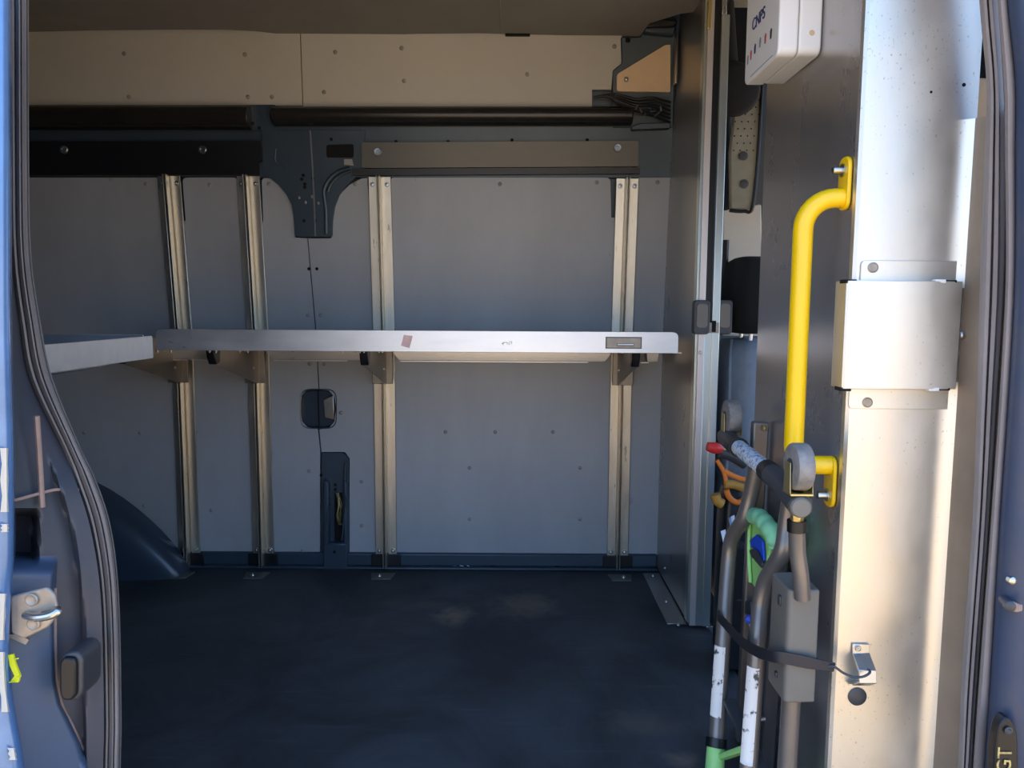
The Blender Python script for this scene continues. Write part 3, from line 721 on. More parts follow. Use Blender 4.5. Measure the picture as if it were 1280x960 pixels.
# ------------------------------------------------------------------ yellow grab handle
gh = thing('grab_handle', 'bright yellow tubular grab handle bolted to the dark partition', 'handle', (XP - .04, 1.31, .66))
yh = 1.31
def hz(u, v): return atX(u, v, XP).z
z1a, z1b = atY(1053, 196, yh).z, atY(1053, 263, yh).z
z2a, z2b = atY(1042, 570, yh).z, atY(1042, 633, yh).z
xb_ = atY(998, 420, yh).x
zu = z1b + .020; zl2 = z2a - .016
path = [V(XP - .004, yh, zu), V(XP - .022, yh, zu)]
R = .052
for k in range(0, 9):
    t = k / 8 * math.pi / 2
    path.append(V(xb_ + R - R * math.sin(t), yh, zu - R + R * math.cos(t)))
R2 = .035
for k in range(0, 9):
    t = k / 8 * math.pi / 2
    path.append(V(xb_ + R2 - R2 * math.cos(t), yh, zl2 + R2 - R2 * math.sin(t)))
path += [V(XP - .022, yh, zl2), V(XP - .004, yh, zl2)]
MB().tube(path, .0162, 20).build('bar', 'yellow', gh, smooth=60)
for za, zb_, zbolt in ((z1a, z1b, z1a - .022), (z2a, z2b, z2b + .020)):
    pl = rpoly([(yh - .02, zb_), (yh + .02, zb_), (yh + .02, za), (yh - .02, za)], .019, 6)
    MB().prism([(XP - .008, y, z) for y, z in pl], (.007, 0, 0)).build('mount_plate', 'yellow', gh, bevel=.002)
    MB().lathe((XP - .008, yh, zbolt), (-1, 0, 0), [(0, .011), (.003, .011), (.003, .0065), (.018, .0065), (.019, .005)], 16).build('bolt', 'steel', gh)

# ------------------------------------------------------------------ first-aid box
fk = thing('first_aid_box', 'white plastic first aid box hung high on the partition above the yellow handle', 'box', (XP - .04, 1.48, 1.45))
pn = atX(1027, 68, XP); ya, za = pn.y, pn.z
KX = atY(972, 66, ya).x; yb2 = atX(930.5, 108, KX).y; zb_ = za + .19
def kit(x0, x1, m, n, ins=0.0):
    pl = rpoly([(ya + ins, za + ins), (yb2 - ins, za + ins), (yb2 - ins, zb_ - ins), (ya + ins, zb_ - ins)], .018, 6)
    return MB().prism([(x0, y, z) for y, z in pl], (x1 - x0, 0, 0)).build(n, m, fk, bevel=.004, seg=3)
KM = KX + (XP - KX) * .46
kit(KM + .001, XP - .001, 'white', 'body'); lid = kit(KX, KM - .0008, 'white', 'lid', -.002)
kit(KM - .002, KM + .002, 'rivet', 'seam', .003)
q = atY(1015, 41, ya); MB().lathe((q.x, ya + .001, q.z), (0, -1, 0), [(0, .006), (.0014, .005), (.0016, .001)], 9).build('stain', 'stain', fk)
def text(body, size, org, ex, ey, m, name, parent, ext=.0006):
    c = bpy.data.curves.new(name, 'FONT'); c.body = body; c.size = size; c.extrude = ext; c.align_x = 'CENTER'
    o = bpy.data.objects.new(name, c); COL.objects.link(o)
    dg = bpy.context.evaluated_depsgraph_get(); me = bpy.data.meshes.new_from_object(o.evaluated_get(dg)); COL.objects.unlink(o); bpy.data.objects.remove(o)
    ex = Vector(ex); ey = Vector(ey); n = ex.cross(ey)
    b = MB(); b.v = [Vector(org) + ex * p.co.x + ey * p.co.y + n * p.co.z for p in me.vertices]; b.f = [tuple(p.vertices) for p in me.polygons]
    return b.build(name, m, parent)
p = atX(948.5, 24, KX); wl = atX(940, 36, KX).y - atX(957.5, 10, KX).y
lg = text('CNPS', wl / 2.62, (KX - .0005, p.y, p.z - .010), (0, -1, 0), (0, 0, 1), 'navy', 'logo', lid, .0008)
for i, (u, v, m) in enumerate(((935, 75, 'grey_ink'), (939, 69, 'red'), (944, 61, 'navy'), (950.5, 53, 'grey_ink'), (957, 48, 'red'), (964, 42, 'dark_ink'))):
    p = atX(u, v, KX); MB().prism([(KX - .0002, p.y + .004, p.z - .009), (KX - .0002, p.y - .003, p.z - .009), (KX - .0002, p.y - .005, p.z + .006), (KX - .0002, p.y, p.z + .010), (KX - .0002, p.y + .005, p.z + .005)], (-.0006, 0, 0)).build('pictogram', m, lid)
q0, q1 = atX(938, 96, KX), atX(966, 66, KX)
MB().box(KX - .0006, KX + .0005, q1.y, q0.y, q0.z - .0006, q0.z + .0006).build('rule', 'grey_ink', lid)

# ------------------------------------------------------------------ folding cart strapped to the partition
ct = thing('folding_cart', 'grey folding cart with casters on top, strapped upright against the partition', 'cart', (.50, 1.55, 0))
def P(u, v, x=.50): return atX(u, v, x)
def to_floor(pts):
    d = (pts[-1] - pts[-2]); k = (pts[-1].z - .012) / -d.z
    return pts + [pts[-1] + d * k]
# two bent tubes
Lp = spline([P(945, 585, .515), P(938, 620, .51), P(930, 648, .50), P(915.5, 672, .49), P(910.5, 705, .484), P(905, 780, .466), P(899, 870, .446), P(895, 935, .432)], 6)
Rp = spline([P(988, 625, .52), P(983, 660, .515), P(979, 687, .508), P(968, 708, .50), P(957, 728, .492), P(951, 755, .486), P(948, 790, .478), P(942, 870, .465), P(936, 955, .452)], 6)
MB().tube(to_floor(Lp), .0165, 16).build('bent_tube', 'tube', ct, smooth=60)
MB().tube(to_floor(Rp), .0165, 16).build('bent_tube', 'tube', ct, smooth=60)
# straight rear posts
q = [P(950, 527, .535), P(943, 660, .535), P(934, 830, .535)]
MB().sqtube(to_floor(q), .022, .034, (1, 0, 0)).build('square_post', 'tube', ct, bevel=.004)
MB().lathe(P(956, 535, .517), (-1, -.6, 0), [(0, .006), (.006, .006), (.007, .003)], 14).build('bolt', 'brass', ct)
q = [P(975, 690, .538), P(966, 830, .538)]
MB().sqtube(to_floor(q), .02, .03, (1, 0, 0)).build('square_post', 'tube_d', ct, bevel=.004)
# cross bar
c0, c1 = P(907, 546, .487), P(996, 618, .463)
ax = (c1 - c0)
MB().tube([c0, c0 + ax * .25], .020, 16).build('bar_sleeve', 'tube_d', ct, smooth=60)
MB().tube([c0 + ax * .25, c0 + ax * .72], .0165, 18).build('cross_bar', 'label', ct, smooth=60)
MB().tube([c0 + ax * .15, c0 + ax * .25], .0215, 16).build('collar', 'black', ct, smooth=50)
MB().tube([c0 + ax * .66, c0 + ax * .73], .0205, 16).build('collar', 'black', ct, smooth=50)
# end arm with round cap and nut
e0 = c0 + ax * .73; e1 = P(1000, 632, .463)
MB().tube(spline([e0, e0 + (e1 - e0) * .5 + V(0, 0, .004), e1], 5), [.020] * 11, 16, flat=1.0).build('end_arm', 'tube_d', ct, smooth=50)
MB().lathe(e1 + V(0, .01, 0), (-.15, -1, 0), [(0, .0165), (.024, .0165), (.027, .014), (.0275, .004)], 22).build('round_cap', 'housing', ct)
MB().cyl(P(997, 641, .468), P(996, 651, .468), .0115, n=6).build('nut', 'brass', ct, bevel=.002)
# round tube going down into the plastic housing
MB().tube([P(996, 650, .469), P(996, 664, .470)], .0155, 16).build('collar', 'black', ct)
MB().tube(spline([P(996, 660, .470), P(997, 690, .476), P(1001, 720, .484), P(1003, 748, .490)], 5), .0135, 16).build('post_tube', 'tube', ct, smooth=60)
ht = P(1002, 738, .49).z; hb = P(1000, 875, .50).z
hy = P(1004, 800, .50).y + .02
pl = [(x, y) for x, y in rpoly([(.468, hy - .030), (.522, hy - .027), (.524, hy + .055), (.515, hy + .065), (.468, hy + .06)], [.012, .004, .004, .01, .012], 5)]
b = MB(); b.loft([[V(x - .0 + s_ * .004, y, z) for x, y in pl] for z, s_ in ((hb, 0), (hb + .02, 0), (ht, 0))]); b.build('plastic_housing', 'housing', ct, bevel=.004)
MB().box(.464, .470, hy + .001, hy + .012, ht - .04, ht - .022).build('housing_catch', 'tube_d', ct, bevel=.002)
MB().box(.464, .470, hy + .004, hy + .014, hb + .028, hb + .038).build('housing_catch', 'tube_d', ct, bevel=.002)
MB().tube([V(.494, hy + .005, hb + .01), V(.490, hy + .008, .012)], .0165, 16).build('lower_tube', 'tube', ct, smooth=60)
# labels stuck on the bent tubes
for path, v0, v1 in ((Lp, 790, 855), (Rp, 818, 930)):
    b = MB(); zt_ = P(905 if path is Lp else 942, v0, .48).z; zb2 = P(900 if path is Lp else 938, v1, .48).z
    pp = [p for p in path if zb2 - .02 < p.z < zt_ + .02]
    rings = []
    nn = 14
    for k in range(nn + 1):
        z = zt_ + (zb2 - zt_) * k / nn
        for i in range(len(path) - 1):
            if path[i].z >= z >= path[i + 1].z:
                t = (path[i].z - z) / max(1e-6, path[i].z - path[i + 1].z); c = path[i].lerp(path[i + 1], t); break
        rings.append([c + V(math.cos(a_), math.sin(a_), 0) * .0183 for a_ in [math.radians(x) for x in range(190, 275, 12)]])
    b.loft(rings, closed=False); b.build('sticker', 'worn_label', ct, smooth=80)
# casters
def caster(u, v, x, r, w):
    c = P(u, v, x)
    k = MB().lathe(c + V(w / 2, 0, 0), (-1, 0, 0), [(0, r * .8), (.002, r * .96), (.005, r), (w - .005, r), (w - .002, r * .96), (w, r * .8)], 28).build('caster_wheel', 'wheel', ct, smooth=40)
    MB().lathe(c + V(w / 2 + .001, 0, 0), (-1, 0, 0), [(0, r * .35), (w + .002, r * .35)], 16).build('hub', 'tube_d', k)
    b = MB()
    for sx in (-1, 1):
        x0 = c.x + sx * (w / 2 + .0025)
        b.prism([(x0, y, z) for y, z in ((c.y - .012, c.z + .008), (c.y + .012, c.z + .008), (c.y + .016, c.z - r - .004), (c.y - .016, c.z - r - .004))], (sx * .002, 0, 0))
    b.box(c.x - w / 2 - .004, c.x + w / 2 + .004, c.y - .018, c.y + .018, c.z - r - .007, c.z - r - .003)
    b.build('caster_fork', 'brass', ct, bevel=.0015)
    MB().cyl(c - V(0, 0, r + .003), c - V(0, 0, r + .030), .011).build('caster_stem', 'tube_d', ct)
caster(914.5, 521, .495, .038, .031); caster(999, 583, .462, .038, .029)
# braces and feet
MB().sqtube([P(911, 875, .46), P(945, 945, .475), P(962, 990, .48)], .010, .026, (1, 0, 0)).build('brace', 'tube_d', ct, bevel=.002)
MB().lathe(P(955, 898, .49), (-1, -.3, 0), [(0, .006), (.012, .006), (.014, .003)], 12).build('bolt', 'steel', ct)
g0, g1 = P(891, 932, .485), Lp[-1]; d = (Lp[-1] - Lp[-4]).normalized()
fl = to_floor(Lp)[-1]; sv = P(895, 930, .432)
MB().tube([sv, sv.lerp(fl, .5), fl], [.0185, .0195, .0195], 18).build('foot_sleeve', 'green', ct, smooth=50)
MB().tube([sv - d * .012, sv + d * .006], .0215, 18).build('collar', 'black', ct, smooth=50)
MB().sqtube([P(903, 946, .44), P(932, 936, .46)], .012, .02, (1, 0, 0)).build('foot_strap', 'green', ct, bevel=.003)
# lime side plate with a ribbed grip
gx = .523
gp = thing('carry_case', 'lime green plastic case with a mint ribbed grip, between the cart tubes', 'case', P(948, 740, gx))
outl = [(936, 650), (942, 642), (970, 668), (972, 690), (962, 712), (946, 738), (940, 730), (935, 728)]
gplate = MB().prism([P(u, v, gx) for u, v in outl], (.008, 0, 0)).build('side_plate', 'green', gp, bevel=.002)
gp_path = spline([P(941, 645, gx - .006), P(949, 646, gx - .014), P(958, 655, gx - .014), P(967, 668, gx - .012), P(971, 682, gx - .006)], 8)
b = MB(); rad = [.0155 + .0026 * abs(math.sin(k / len(gp_path) * math.pi * 5.5)) for k in range(len(gp_path))]
b.tube(gp_path, rad, 14); b.build('ribbed_grip', 'green_r', gp, smooth=60)
MB().tube(spline([P(937, 650, gx - .006), P(936, 690, gx - .006), P(938, 728, gx - .006)], 5), .004, 8).tube(spline([P(968, 676, gx - .006), P(962, 690, gx - .006), P(960, 712, gx - .006)], 5), .0045, 8).build('frame_edge', 'green', gp)
MB().prism([P(u, v, gx - .002) for u, v in ((940, 675), (949, 668), (956, 676), (958, 702), (950, 692), (942, 684))], (-.006, 0, 0)).build('lock_slide', 'blue', gp, bevel=.002)
MB().prism([P(u, v, gx - .008) for u, v in ((939, 688), (944, 685), (949, 688), (956, 704), (955, 711), (942, 696))], (-.006, 0, 0)).build('lever', 'tube_d', gp, bevel=.003)
bb = thing('release_knob', 'small blue oval knob with a pale stem between the cart tubes, above the strap', 'knob', P(937, 795, .52))
MB().lathe(P(937, 773, .52), (-.4, -1, 0), [(0, .008), (.006, .010), (.012, .008), (.014, .002)], 16).build('knob', 'blue', bb)
MB().tube(spline([P(937, 778, .522), P(938, 790, .525), P(936, 800, .525)], 5), .0035, 8).build('stem', 'steel', bb)
MB().sqtube([P(926, 758, .53), P(944, 760, .53)], .03, .02, (1, 0, 0)).build('block', 'tube_d', bb, bevel=.003)

# rubber strap across the cart to the hook bracket
st = thing('rubber_strap', 'black rubber strap holding the folding cart, hooked to the pillar bracket', 'strap', P(960, 830, .47))
sp_ = spline([P(897, 766, .50), P(899, 771, .445), P(912, 786, .443), P(928, 803, .445), P(948, 815, .452), atY(966, 820, 1.268), atY(985, 823, 1.248), atY(1005, 827, 1.244), atY(1020, 830, 1.244), atY(1043, 834, 1.246)], 6)
b = MB(); n = len(sp_)
hts = [.021 if i < n * .8 else .021 - .006 * (i - n * .8) / (n * .2) for i in range(n)]
rings = []
for i, p_ in enumerate(sp_):
    t = (sp_[min(i + 1, n - 1)] - sp_[max(i - 1, 0)]).normalized(); upv = (V(0, 0, 1) - t * t.z).normalized(); a_ = t.cross(upv)
    rings.append([p_ + a_ * .004 * x + upv * hts[i] * y for x, y in ((-.5, -.5), (.5, -.5), (.5, .5), (-.5, .5))])
b.loft(rings); b.build('band', 'strap', st, bevel=.001)
MB().lathe(atY(1036, 834, 1.247), (0, -1, 0), [(0, .005), (.0015, .005)], 12).build('strap_hole', 'hole', st)
hkp = spline([atY(1034, 834, 1.245), atY(1042, 833, 1.240), atY(1054, 841, 1.236), atY(1066, 846, 1.230), atY(1078, 846, 1.225), atY(1086, 842, 1.225), atY(1087, 838, 1.232), atY(1082, 836, 1.25)], 6)
MB().tube(hkp, .0022, 8).build('wire_hook', 'tube_d', st)

# ------------------------------------------------------------------ cab beyond the doorway
ds = thing('driver_seat', 'blue-grey cloth driver seat with a black headrest, seen through the doorway', 'seat', (.80, 2.30, -.2))
def sblock(cx, cy, cz, sx, sy, sz, m, n, e=.5, nseg=10):
    b = MB(); rings = []
    for i in range(nseg + 1):
        th = -math.pi / 2 + math.pi * i / nseg
        cz_ = math.copysign(abs(math.sin(th)) ** e, math.sin(th)); cr = max(abs(math.cos(th)) ** e, 1e-3)
        rings.append([V(cx + sx * cr * math.copysign(abs(math.cos(a_)) ** e, math.cos(a_)), cy + sy * cr * math.copysign(abs(math.sin(a_)) ** e, math.sin(a_)), cz + sz * cz_) for a_ in [2 * math.pi * k / 28 for k in range(28)]])
    b.loft(rings); return b.build(n, m, ds, smooth=80)
zh = atY(925, 322, 2.4).z; zl3 = atY(925, 416, 2.4).z
sblock(.735, 2.43, (zh + zl3) / 2, .062, .135, (zh - zl3) / 2 + .005, 'seat_black', 'headrest', .55)
sblock(.750, 2.48, .45, .085, .24, .455, 'seat', 'backrest', .45)
b = MB(); b.tube(spline([V(.668, 2.34, .45), V(.668, 2.34, .70), V(.672, 2.36, .82), V(.69, 2.42, .895)], 6), .006, 8); b.build('piping', 'seat', ds)
sblock(.99, 2.48, .02, .27, .26, .10, 'seat', 'seat_cushion', .45)
for y in (2.38, 2.48): MB().cyl((.735, y, .86), (.737, y, .98), .006).build('headrest_post', 'steel', ds)
o = thing('perforated_trim', 'olive-grey perforated trim plate with two dark round plugs, high beyond the doorway', 'trim', atY(935, 262, 2.5))
pl = [atY(u, v, 2.5) for u, v in ((922, 100), (955, 100), (949, 190), (940, 262), (913, 262), (912, 190))]
MB().prism(pl, (0, .02, 0)).build('plate', 'perf', o, bevel=.006)
MB().tube(spline([atY(953, 100, 2.495), atY(948, 190, 2.495), atY(941, 258, 2.495), atY(930, 264, 2.495), atY(912, 263, 2.495)], 6), .006, 8).build('edge_bead', 'black', o)
for u, v in ((929, 195), (930, 230)): MB().lathe(atY(u, v, 2.4985), (0, -1, 0), [(0, .014), (.003, .014), (.004, .010)], 18).build('plug', 'tube_d', o)
b = MB()
for r_ in range(9):
    for c_ in range(4):
        u = 921 + c_ * 8.2 + (4 if r_ % 2 else 0) - r_ * .5; v = 116 + r_ * 9
        if u < 950 - r_ * .6 and u > 913: b.lathe(atY(u, v, 2.4992), (0, -1, 0), [(0, .0022), (.0012, .0022)], 8)
b.build('perforations', 'hole', o)
o['label'] = o['label']
o = MB(); 
pts = spline([atY(903, -20, 2.42), atY(907, 40, 2.42), atY(911, 95, 2.42)], 5); o.tube(pts, .03, 14)
o.lathe(atY(911, 117, 2.44), (0, -1, 0), [(0, .055), (.02, .075), (.05, .082), (.075, .068), (.085, .03)], 24)
tag(o.build('sun_visor', 'seat_black', None, smooth=60), 'round black padded shape hanging at the top of the doorway', 'visor')
pl = [atY(u, v, 2.72) for u, v in ((903, 262), (952, 255), (955, 420), (903, 420))]
tag(MB().prism(pl, (0, .02, 0)).build('door_trim', 'trim', None, bevel=.006), 'pale cream cab trim between the perforated plate and the headrest', 'trim')
tag(MB().tube(spline([atY(908, 300, 2.5), atY(906, 340, 2.5), atY(903, 400, 2.5)], 5), .010, 8).build('seat_belt', 'black', None), 'black seat belt hanging left of the headrest', 'belt')
b = MB().prism([atY(u, v, 2.6) for u, v in ((896, -80), (985, -80), (960, 60), (915, 100), (914, 150), (916, 190), (914, 262), (896, 262))], (0, .03, 0))  # pad carried upward as a black sheet, darkening the cab top
tag(b.build('pillar_pad', 'seat_black', None, bevel=.01), 'black curved pad beside the perforated plate, extended up to stand in for the dark cab top', 'pad')
# tool bag low in the doorway
tg = thing('tool_bag', 'dark tool bag with orange and ochre webbing on the doorway floor', 'bag', (.68, 2.12, 0))
b = MB(); rings = []
c = V(.622, 2.12, 0)
for z, k in ((0.012, .9), (.03, 1), (.40, 1), (.47, .92), (.50, .75)):
    rings.append([V(c.x + .036 * k * math.copysign(abs(math.cos(a_)) ** .5, math.cos(a_)), c.y + .05 * k * math.copysign(abs(math.sin(a_)) ** .5, math.sin(a_)), z) for a_ in [2 * math.pi * q / 24 for q in range(24)]])
b.loft(rings); b.build('bag_body', 'black', tg, smooth=60)
MB().box(.575, .64, 2.012, 2.075, .012, .358).build('front_pocket', 'seat_black', tg, bevel=.006)
def band(pts, r, m, n, y=2.055, flat=.35):
    MB().tube(spline([atY(u, v, y) for u, v in pts], 6), r, 10, flat=1).build(n, m, tg, smooth=60)
band([(905, 588), (915, 594), (928, 599), (938, 600)], .007, 'orange', 'webbing')
band([(908, 612), (912, 622), (922, 628), (934, 622)], .008, 'orange', 'webbing')
band([(906, 605), (918, 606), (936, 612)], .012, 'ochre', 'webbing')
band([(894, 618), (897, 626), (903, 630)], .014, 'ochre', 'webbing')
band([(900, 565), (915, 570), (932, 580)], .016, 'tube_d', 'handle')
band([(896, 575), (905, 590), (908, 605)], .006, 'orange', 'webbing')
sd = thing('screwdriver', 'red-handled screwdriver lying across the top of the tool bag', 'screwdriver', atY(897, 562, 2.04))
MB().tube([atY(884, 558, 2.04), atY(893, 560, 2.04), atY(900, 561, 2.04), atY(904, 562, 2.04)], [.012, .016, .013, .006], 12).build('handle', 'redtool', sd)
MB().tube([atY(904, 562, 2.04), atY(920, 563, 2.04)], .004, 8).build('shank', 'brass', sd)
for i, (pl, m, lb) in enumerate(((((911, 648), (917, 644), (922, 672), (914, 668)), 'paperb', 'blue folded paper tucked in front of the tool bag'), (((914, 646), (918, 644), (921, 669), (917, 668)), 'paper', 'pale folded paper beside the blue one, in front of the tool bag'), (((901, 664), (907, 662), (909, 680), (905, 683)), 'paper', 'small white card below the ochre webbing of the tool bag'))):
    q = [atY(u, v, 2.026 - i * .004) for u, v in pl]
    tag(MB().prism(q, (0, .002, 0)).build('paper' if i < 2 else 'card', m, None), lb, 'paper')

# ------------------------------------------------------------------ left door jamb
def lerp_tab(tab, v):
    for i in range(len(tab) - 1):
        if tab[i][0] <= v <= tab[i + 1][0]:
            t = (v - tab[i][0]) / (tab[i + 1][0] - tab[i][0]); t = t * t * (3 - 2 * t) * .0 + t
            return [a + (c - a) * t for a, c in zip(tab[i][1:], tab[i + 1][1:])]
    return list(tab[0][1:]) if v < tab[0][0] else list(tab[-1][1:])
def smooth_tab(tab, n=5):
    pts = spline([(t[0], t[1], t[2]) for t in tab], n); return [tuple(p) for p in pts]
SEAL = smooth_tab([(-170, 9, 36), (0, 10, 36), (200, 11, 36.5), (317, 13, 39), (404, 23, 51), (474, 36, 66), (560, 77, 101), (600, 92, 120), (660, 111, 139), (747, 124, 149), (893, 128, 152), (960, 127, 151), (1120, 126, 150)])
def ribbon(tab, Y0, prof, depth):
    b = MB(); rings = []
    for v, u0, u1 in tab:
        fr = []
        for t, dy in prof: fr.append(atY(u0 + (u1 - u0) * t, v, Y0 + dy))
        bk = [atY(u0 + (u1 - u0) * 1, v, Y0 + prof[-1][1] + depth), atY(u0, v, Y0 + prof[0][1] + depth)]
        rings.append(fr + bk)
    return b.loft(rings)
RP = [(0, .012), (.05, -.004), (.2, -.012), (.30, -.010), (.33, -.002), (.37, -.010), (.52, -.016), (.58, -.014), (.61, -.004), (.66, -.012), (.80, -.012), (.86, -.006), (.90, .002), (.94, .0), (1, .012)]
tag(ribbon(SEAL, 1.10, RP, .03).build('door_seal', 'rubber', None, smooth=50), 'dark ribbed rubber seal curving down the left side of the door opening', 'seal', 'rubber door seals')
JT = [(280, 9), (350, 11), (450, 12), (560, 13), (690, 14), (740, 11), (800, 8), (850, 10), (900, 17), (960, 27), (1000, 33), (1120, 45)]
def crease(v): return lerp_tab([(700, 72), (735, 70), (800, 70), (850, 72), (880, 78), (900, 88), (930, 102), (960, 110), (1120, 116)], v)[0]
def sm(x): x = max(0, min(1, x)); return x * x * (3 - 2 * x)
def jamb_row(v, ua, ub, uL, uR, raised):
    row = []
    for j in range(33):
        u = ua + (ub - ua) * j / 32; t = (u - uL) / (uR - uL)
        Y = 1.0 + .10 * t
        if raised: Y -= .030 * sm((crease(v) - u) / 7 + .1) * sm((v - 698) / 20)
        Y += .09 * sm((50 - u) / 10) * sm((v - 636) / 8) * sm((704 - v) / 14)
        Y -= .02 * sm((u - (uR - 26)) / 4) * sm((v - 560) / 60)
        row.append(atY(u, v, Y))
    return row
r_all, r_left = [], []
for v in [290 + 5 * i for i in range(165)]:
    uL = lerp_tab(JT, v)[0] - 6; uR = lerp_tab(SEAL, v)[0] + 2
    r_all.append(jamb_row(v, uL, uR, uL, uR, False))
    if v >= 695: r_left.append(jamb_row(v, uL, crease(v), uL, uR, True))
b = MB().loft(r_all, closed=False); jb = struct(b.build('trim_4', 'jamb', None, smooth=60))
MB().loft(r_left, closed=False).build('blue_skin', 'jamb_skin', jb, smooth=60)
MB().tube(spline([atY(crease(v) - 1, v, 1.0 + .10 * (crease(v) - 20) / 110 - .004) for v in (735, 800, 850, 880, 905, 930, 960, 1000)], 4), .0022, 6).build('sealant_bead', 'sealer', jb)
jb2 = MB().tube(spline([atY(u, v, y) for u, v, y in ((16, 626, 1.0), (45, 618, 1.03), (70, 612, 1.055), (98, 612, 1.09))], 5), .0022, 6).tube(spline([atY(u, v, y) for u, v, y in ((46, 520, 1.03), (50, 580, 1.035), (53, 634, 1.035))], 5), .0035, 6).build('sealant_bead', 'sealer', jb)
# striker
sk = thing('door_striker', 'dusty steel striker plate with a projecting loop on the left door jamb', 'striker', atY(40, 800, .97))
pl = rpoly([(12, 746), (58, 734), (68, 744), (72, 768), (60, 784), (30, 799), (14, 792)], 4, 4)
MB().prism([atY(u, v, .972) for u, v in pl], (0, .006, 0)).build('plate', 'dust_plate', sk, bevel=.002)
for u, v in ((41, 749), (43, 779)): MB().lathe(atY(u, v, .972), (0, -1, 0), [(0, .0085), (.003, .0085), (.004, .007), (.002, .004), (.002, .001)], 18).build('screw', 'dust_plate', sk)
MB().tube(spline([atY(32, 769, .97), atY(45, 772, .95), atY(62, 770, .94), atY(72, 765, .94), atY(70, 762, .95), atY(56, 766, .97)], 6), .005, 10).build('loop', 'steel', sk)
MB().prism([atY(u, v, .975) for u, v in ((12, 793), (24, 793), (36, 800), (32, 806), (12, 797))], (0, .004, 0)).build('shim', 'dust_plate', sk)
bm_ = thing('door_bumper', 'black rounded rubber bumper block on the left door jamb below the striker', 'bumper', atY(90, 878, 1.03))
pl = rpoly([(75, 824), (82, 816), (96, 815), (103, 824), (103, 866), (97, 876), (80, 877), (75, 870)], 5, 4)
MB().prism([atY(u, v, 1.0) for u, v in pl], (0, .05, 0)).build('block', 'tube_d', bm_, bevel=.006, seg=3)
pl = rpoly([(74, 828), (79, 822), (92, 824), (94, 832), (94, 870), (89, 876), (79, 876), (74, 868)], 4, 4)
MB().prism([atY(u, v, .993) for u, v in pl], (0, .01, 0)).build('face_pad', 'black', bm_, bevel=.003)
o = MB().prism([atY(u, v, .962) for u, v in ((10, 819), (16, 818), (19, 830), (25, 845), (23, 853), (12, 853), (18, 845), (12, 832))], (0, .003, 0)); 
for q in ((17, 824, 23, 823), (22, 846, 26, 845), (10, 853, 18, 852)): o.cyl(atY(q[0], q[1], .962), atY(q[2], q[3], .958), .0008, n=6)
tag(o.build('tape_scrap', 'hivis', None), 'frayed yellow scrap of tape on the left jamb edge', 'tape')
# open sliding door, its front edge just in frame
dm = M['bluepaint'].copy(); dm.name = 'sky_blue_paint'
JE = [(-170, 9), (0, 9), (300, 9), (420, 9.5), (560, 13), (690, 14), (740, 11), (800, 8.5), (850, 10), (900, 16), (960, 26), (1120, 44)]
rings = []
for v, u in smooth_tab([(a, c, c) for a, c in JE], 5) and [(p[0], p[1]) for p in smooth_tab([(a, c, c) for a, c in JE], 5)]:
    p = atY(u, v, .96)
    r = [V(p.x, .965, p.z), V(p.x + .001, .958, p.z), V(p.x - .004, .950, p.z), V(p.x - .014, .944, p.z), V(p.x - .03, .94, p.z), V(-1.6, .93, p.z), V(-1.6, 1.0, p.z), V(p.x - .02, 1.0, p.z), V(p.x - .012, .985, p.z)]
    rings.append(r)
b = MB().loft(rings); dr = struct(b.build('door_1', 'bluepaint', None, smooth=50))
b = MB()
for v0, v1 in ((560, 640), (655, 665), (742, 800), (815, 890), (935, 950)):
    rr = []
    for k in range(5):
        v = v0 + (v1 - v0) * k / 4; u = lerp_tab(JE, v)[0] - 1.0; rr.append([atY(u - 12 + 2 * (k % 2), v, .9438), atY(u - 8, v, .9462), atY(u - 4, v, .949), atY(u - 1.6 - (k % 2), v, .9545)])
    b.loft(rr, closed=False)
b.build('white_patch', 'offwhite', dr)  # off-white strips laid along the door's front edge

# ------------------------------------------------------------------ right door jamb
TA = smooth_tab([(-170, 1216, 1236), (0, 1224, 1247), (104, 1233, 1254), (188, 1231, 1256), (350, 1225, 1256), (500, 1221, 1247), (660, 1215, 1237), (847, 1202, 1223), (950, 1198, 1216), (1120, 1190, 1206)])
TC = smooth_tab([(-170, 1236, 1248), (0, 1247, 1260), (104, 1254.5, 1270), (188, 1256, 1270), (350, 1257, 1269), (500, 1249, 1261), (660, 1238, 1250), (847, 1224, 1239), (950, 1217, 1232), (1120, 1206, 1221)])
RA = [(0, .03), (.06, .004), (.25, -.004), (.40, -.006), (.46, .006), (.52, -.004), (.70, -.006), (.76, .008), (.84, .012), (1, .03)]
tag(ribbon(TA, 1.165, RA, .02).build('door_seal', 'rubber_b', None, smooth=45), 'brown dusty double-ribbed seal along the right edge of the aluminium sheet', 'seal', 'rubber door seals')
RC = [(0, .02), (.08, .004), (.3, -.002), (.6, -.003), (.9, .0), (1, .012)]
tag(ribbon(TC, 1.125, RC, .02).build('door_seal', 'rubber_b', None, smooth=45), 'flat pale grey rubber lip between the ribbed seal and blue door paint', 'seal', 'rubber door seals')
rows = []
for v, u0, u1 in TC:
    rows.append([atY(u1 - 3, v, 1.14), atY(u1 + 1, v, 1.115), atY(u1 + 9, v, 1.105), atY(u1 + 20, v, 1.095), atY(u1 + 34, v, 1.085), atY(u1 + 90, v, 1.07)])
b = MB().loft(rows, closed=False); jr = struct(b.build('trim_5', 'jamb_blue', None, smooth=60))
hp = thing('hinge_stud', 'small steel stud and bolt on the blue right door jamb', 'stud', atY(1258, 762, 1.07))
MB().lathe(atY(1253, 749, 1.10), (-.25, -1, 0), [(0, .006), (.02, .006), (.022, .008), (.030, .008), (.032, .005)], 14).build('stud', 'tube_d', hp)
MB().lathe(atY(1262, 724, 1.10), (0, -1, 0), [(0, .006), (.008, .006), (.010, .003)], 12).build('bolt', 'steel', hp)
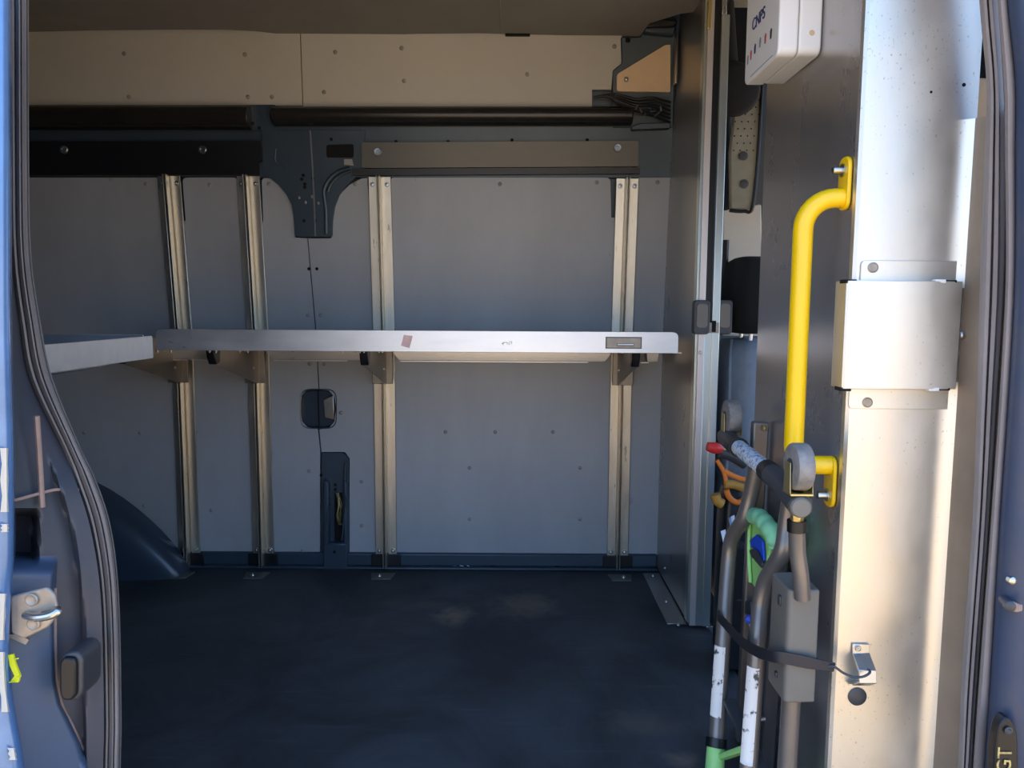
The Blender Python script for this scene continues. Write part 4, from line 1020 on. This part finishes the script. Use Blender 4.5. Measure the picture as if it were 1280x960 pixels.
MB().prism([atY(u, v, 1.085) for u, v in ((1258, 755), (1264, 751), (1276, 756), (1290, 752), (1290, 762), (1272, 766), (1262, 764))], (0, .006, 0)).build('chipped_patch', 'sealer', hp, bevel=.002)
em = thing('jamb_badge', 'black oval plate with worn gold lettering low on the right jamb', 'badge', atY(1256, 960, 1.07))
pl = spline([(1243, 1010, 0), (1243, 960, 0), (1245, 930, 0), (1250, 908, 0), (1257, 898, 0), (1264, 900, 0), (1270, 912, 0), (1273, 935, 0), (1273, 1010, 0)], 5)
MB().prism([atY(p.x, p.y, 1.072) for p in pl], (0, .02, 0)).build('plate', 'black', em, bevel=.003)
MB().lathe(atY(1260, 913, 1.071), (0, -1, 0), [(0, .006), (.002, .006), (.003, .004), (.0015, .002)], 14).build('screw', 'tube_d', em)
c_ = atY(1257, 950, 1.0705)
text('GT', .030, (c_.x + .008, 1.0705, c_.z + .0), (0, 0, 1), (-1, 0, 0), 'gold', 'lettering', em)

# ------------------------------------------------------------------ light
w = bpy.data.worlds.new('sky'); scene.world = w; w.use_nodes = True
nt = w.node_tree; N = nt.nodes; L = nt.links; bg = N['Background']
tc = N.new('ShaderNodeTexCoord'); sx = N.new('ShaderNodeSeparateXYZ'); L.new(tc.outputs['Generated'], sx.inputs[0])
rp = N.new('ShaderNodeValToRGB'); L.new(sx.outputs['Z'], rp.inputs['Fac'])
rp.color_ramp.elements[0].position = 0; rp.color_ramp.elements[0].color = (.58, .78, 1.0, 1)
rp.color_ramp.elements[1].position = .8; rp.color_ramp.elements[1].color = (.22, .43, .90, 1)
e = rp.color_ramp.elements.new(.25); e.color = (.38, .60, 1.0, 1)
L.new(rp.outputs['Color'], bg.inputs['Color']); bg.inputs['Strength'].default_value = 1.6
sl = bpy.data.lights.new('sun', 'SUN'); sl.energy = 7.5; sl.angle = math.radians(.6); sl.color = (1, .93, .82)
so = bpy.data.objects.new('sun', sl); COL.objects.link(so)
elev = math.radians(62); az = V(.25, 1, 0).normalized()
dirv = -(az * math.cos(elev) + V(0, 0, 1) * math.sin(elev))
so.rotation_euler = dirv.to_track_quat('-Z', 'Y').to_euler(); so.location = (0, 8, 10)

scene.view_settings.view_transform = 'Standard'
scene.view_settings.look = 'None'
scene.view_settings.gamma = 1
scene.view_settings.use_curve_mapping = False
scene.view_settings.exposure = 0.78
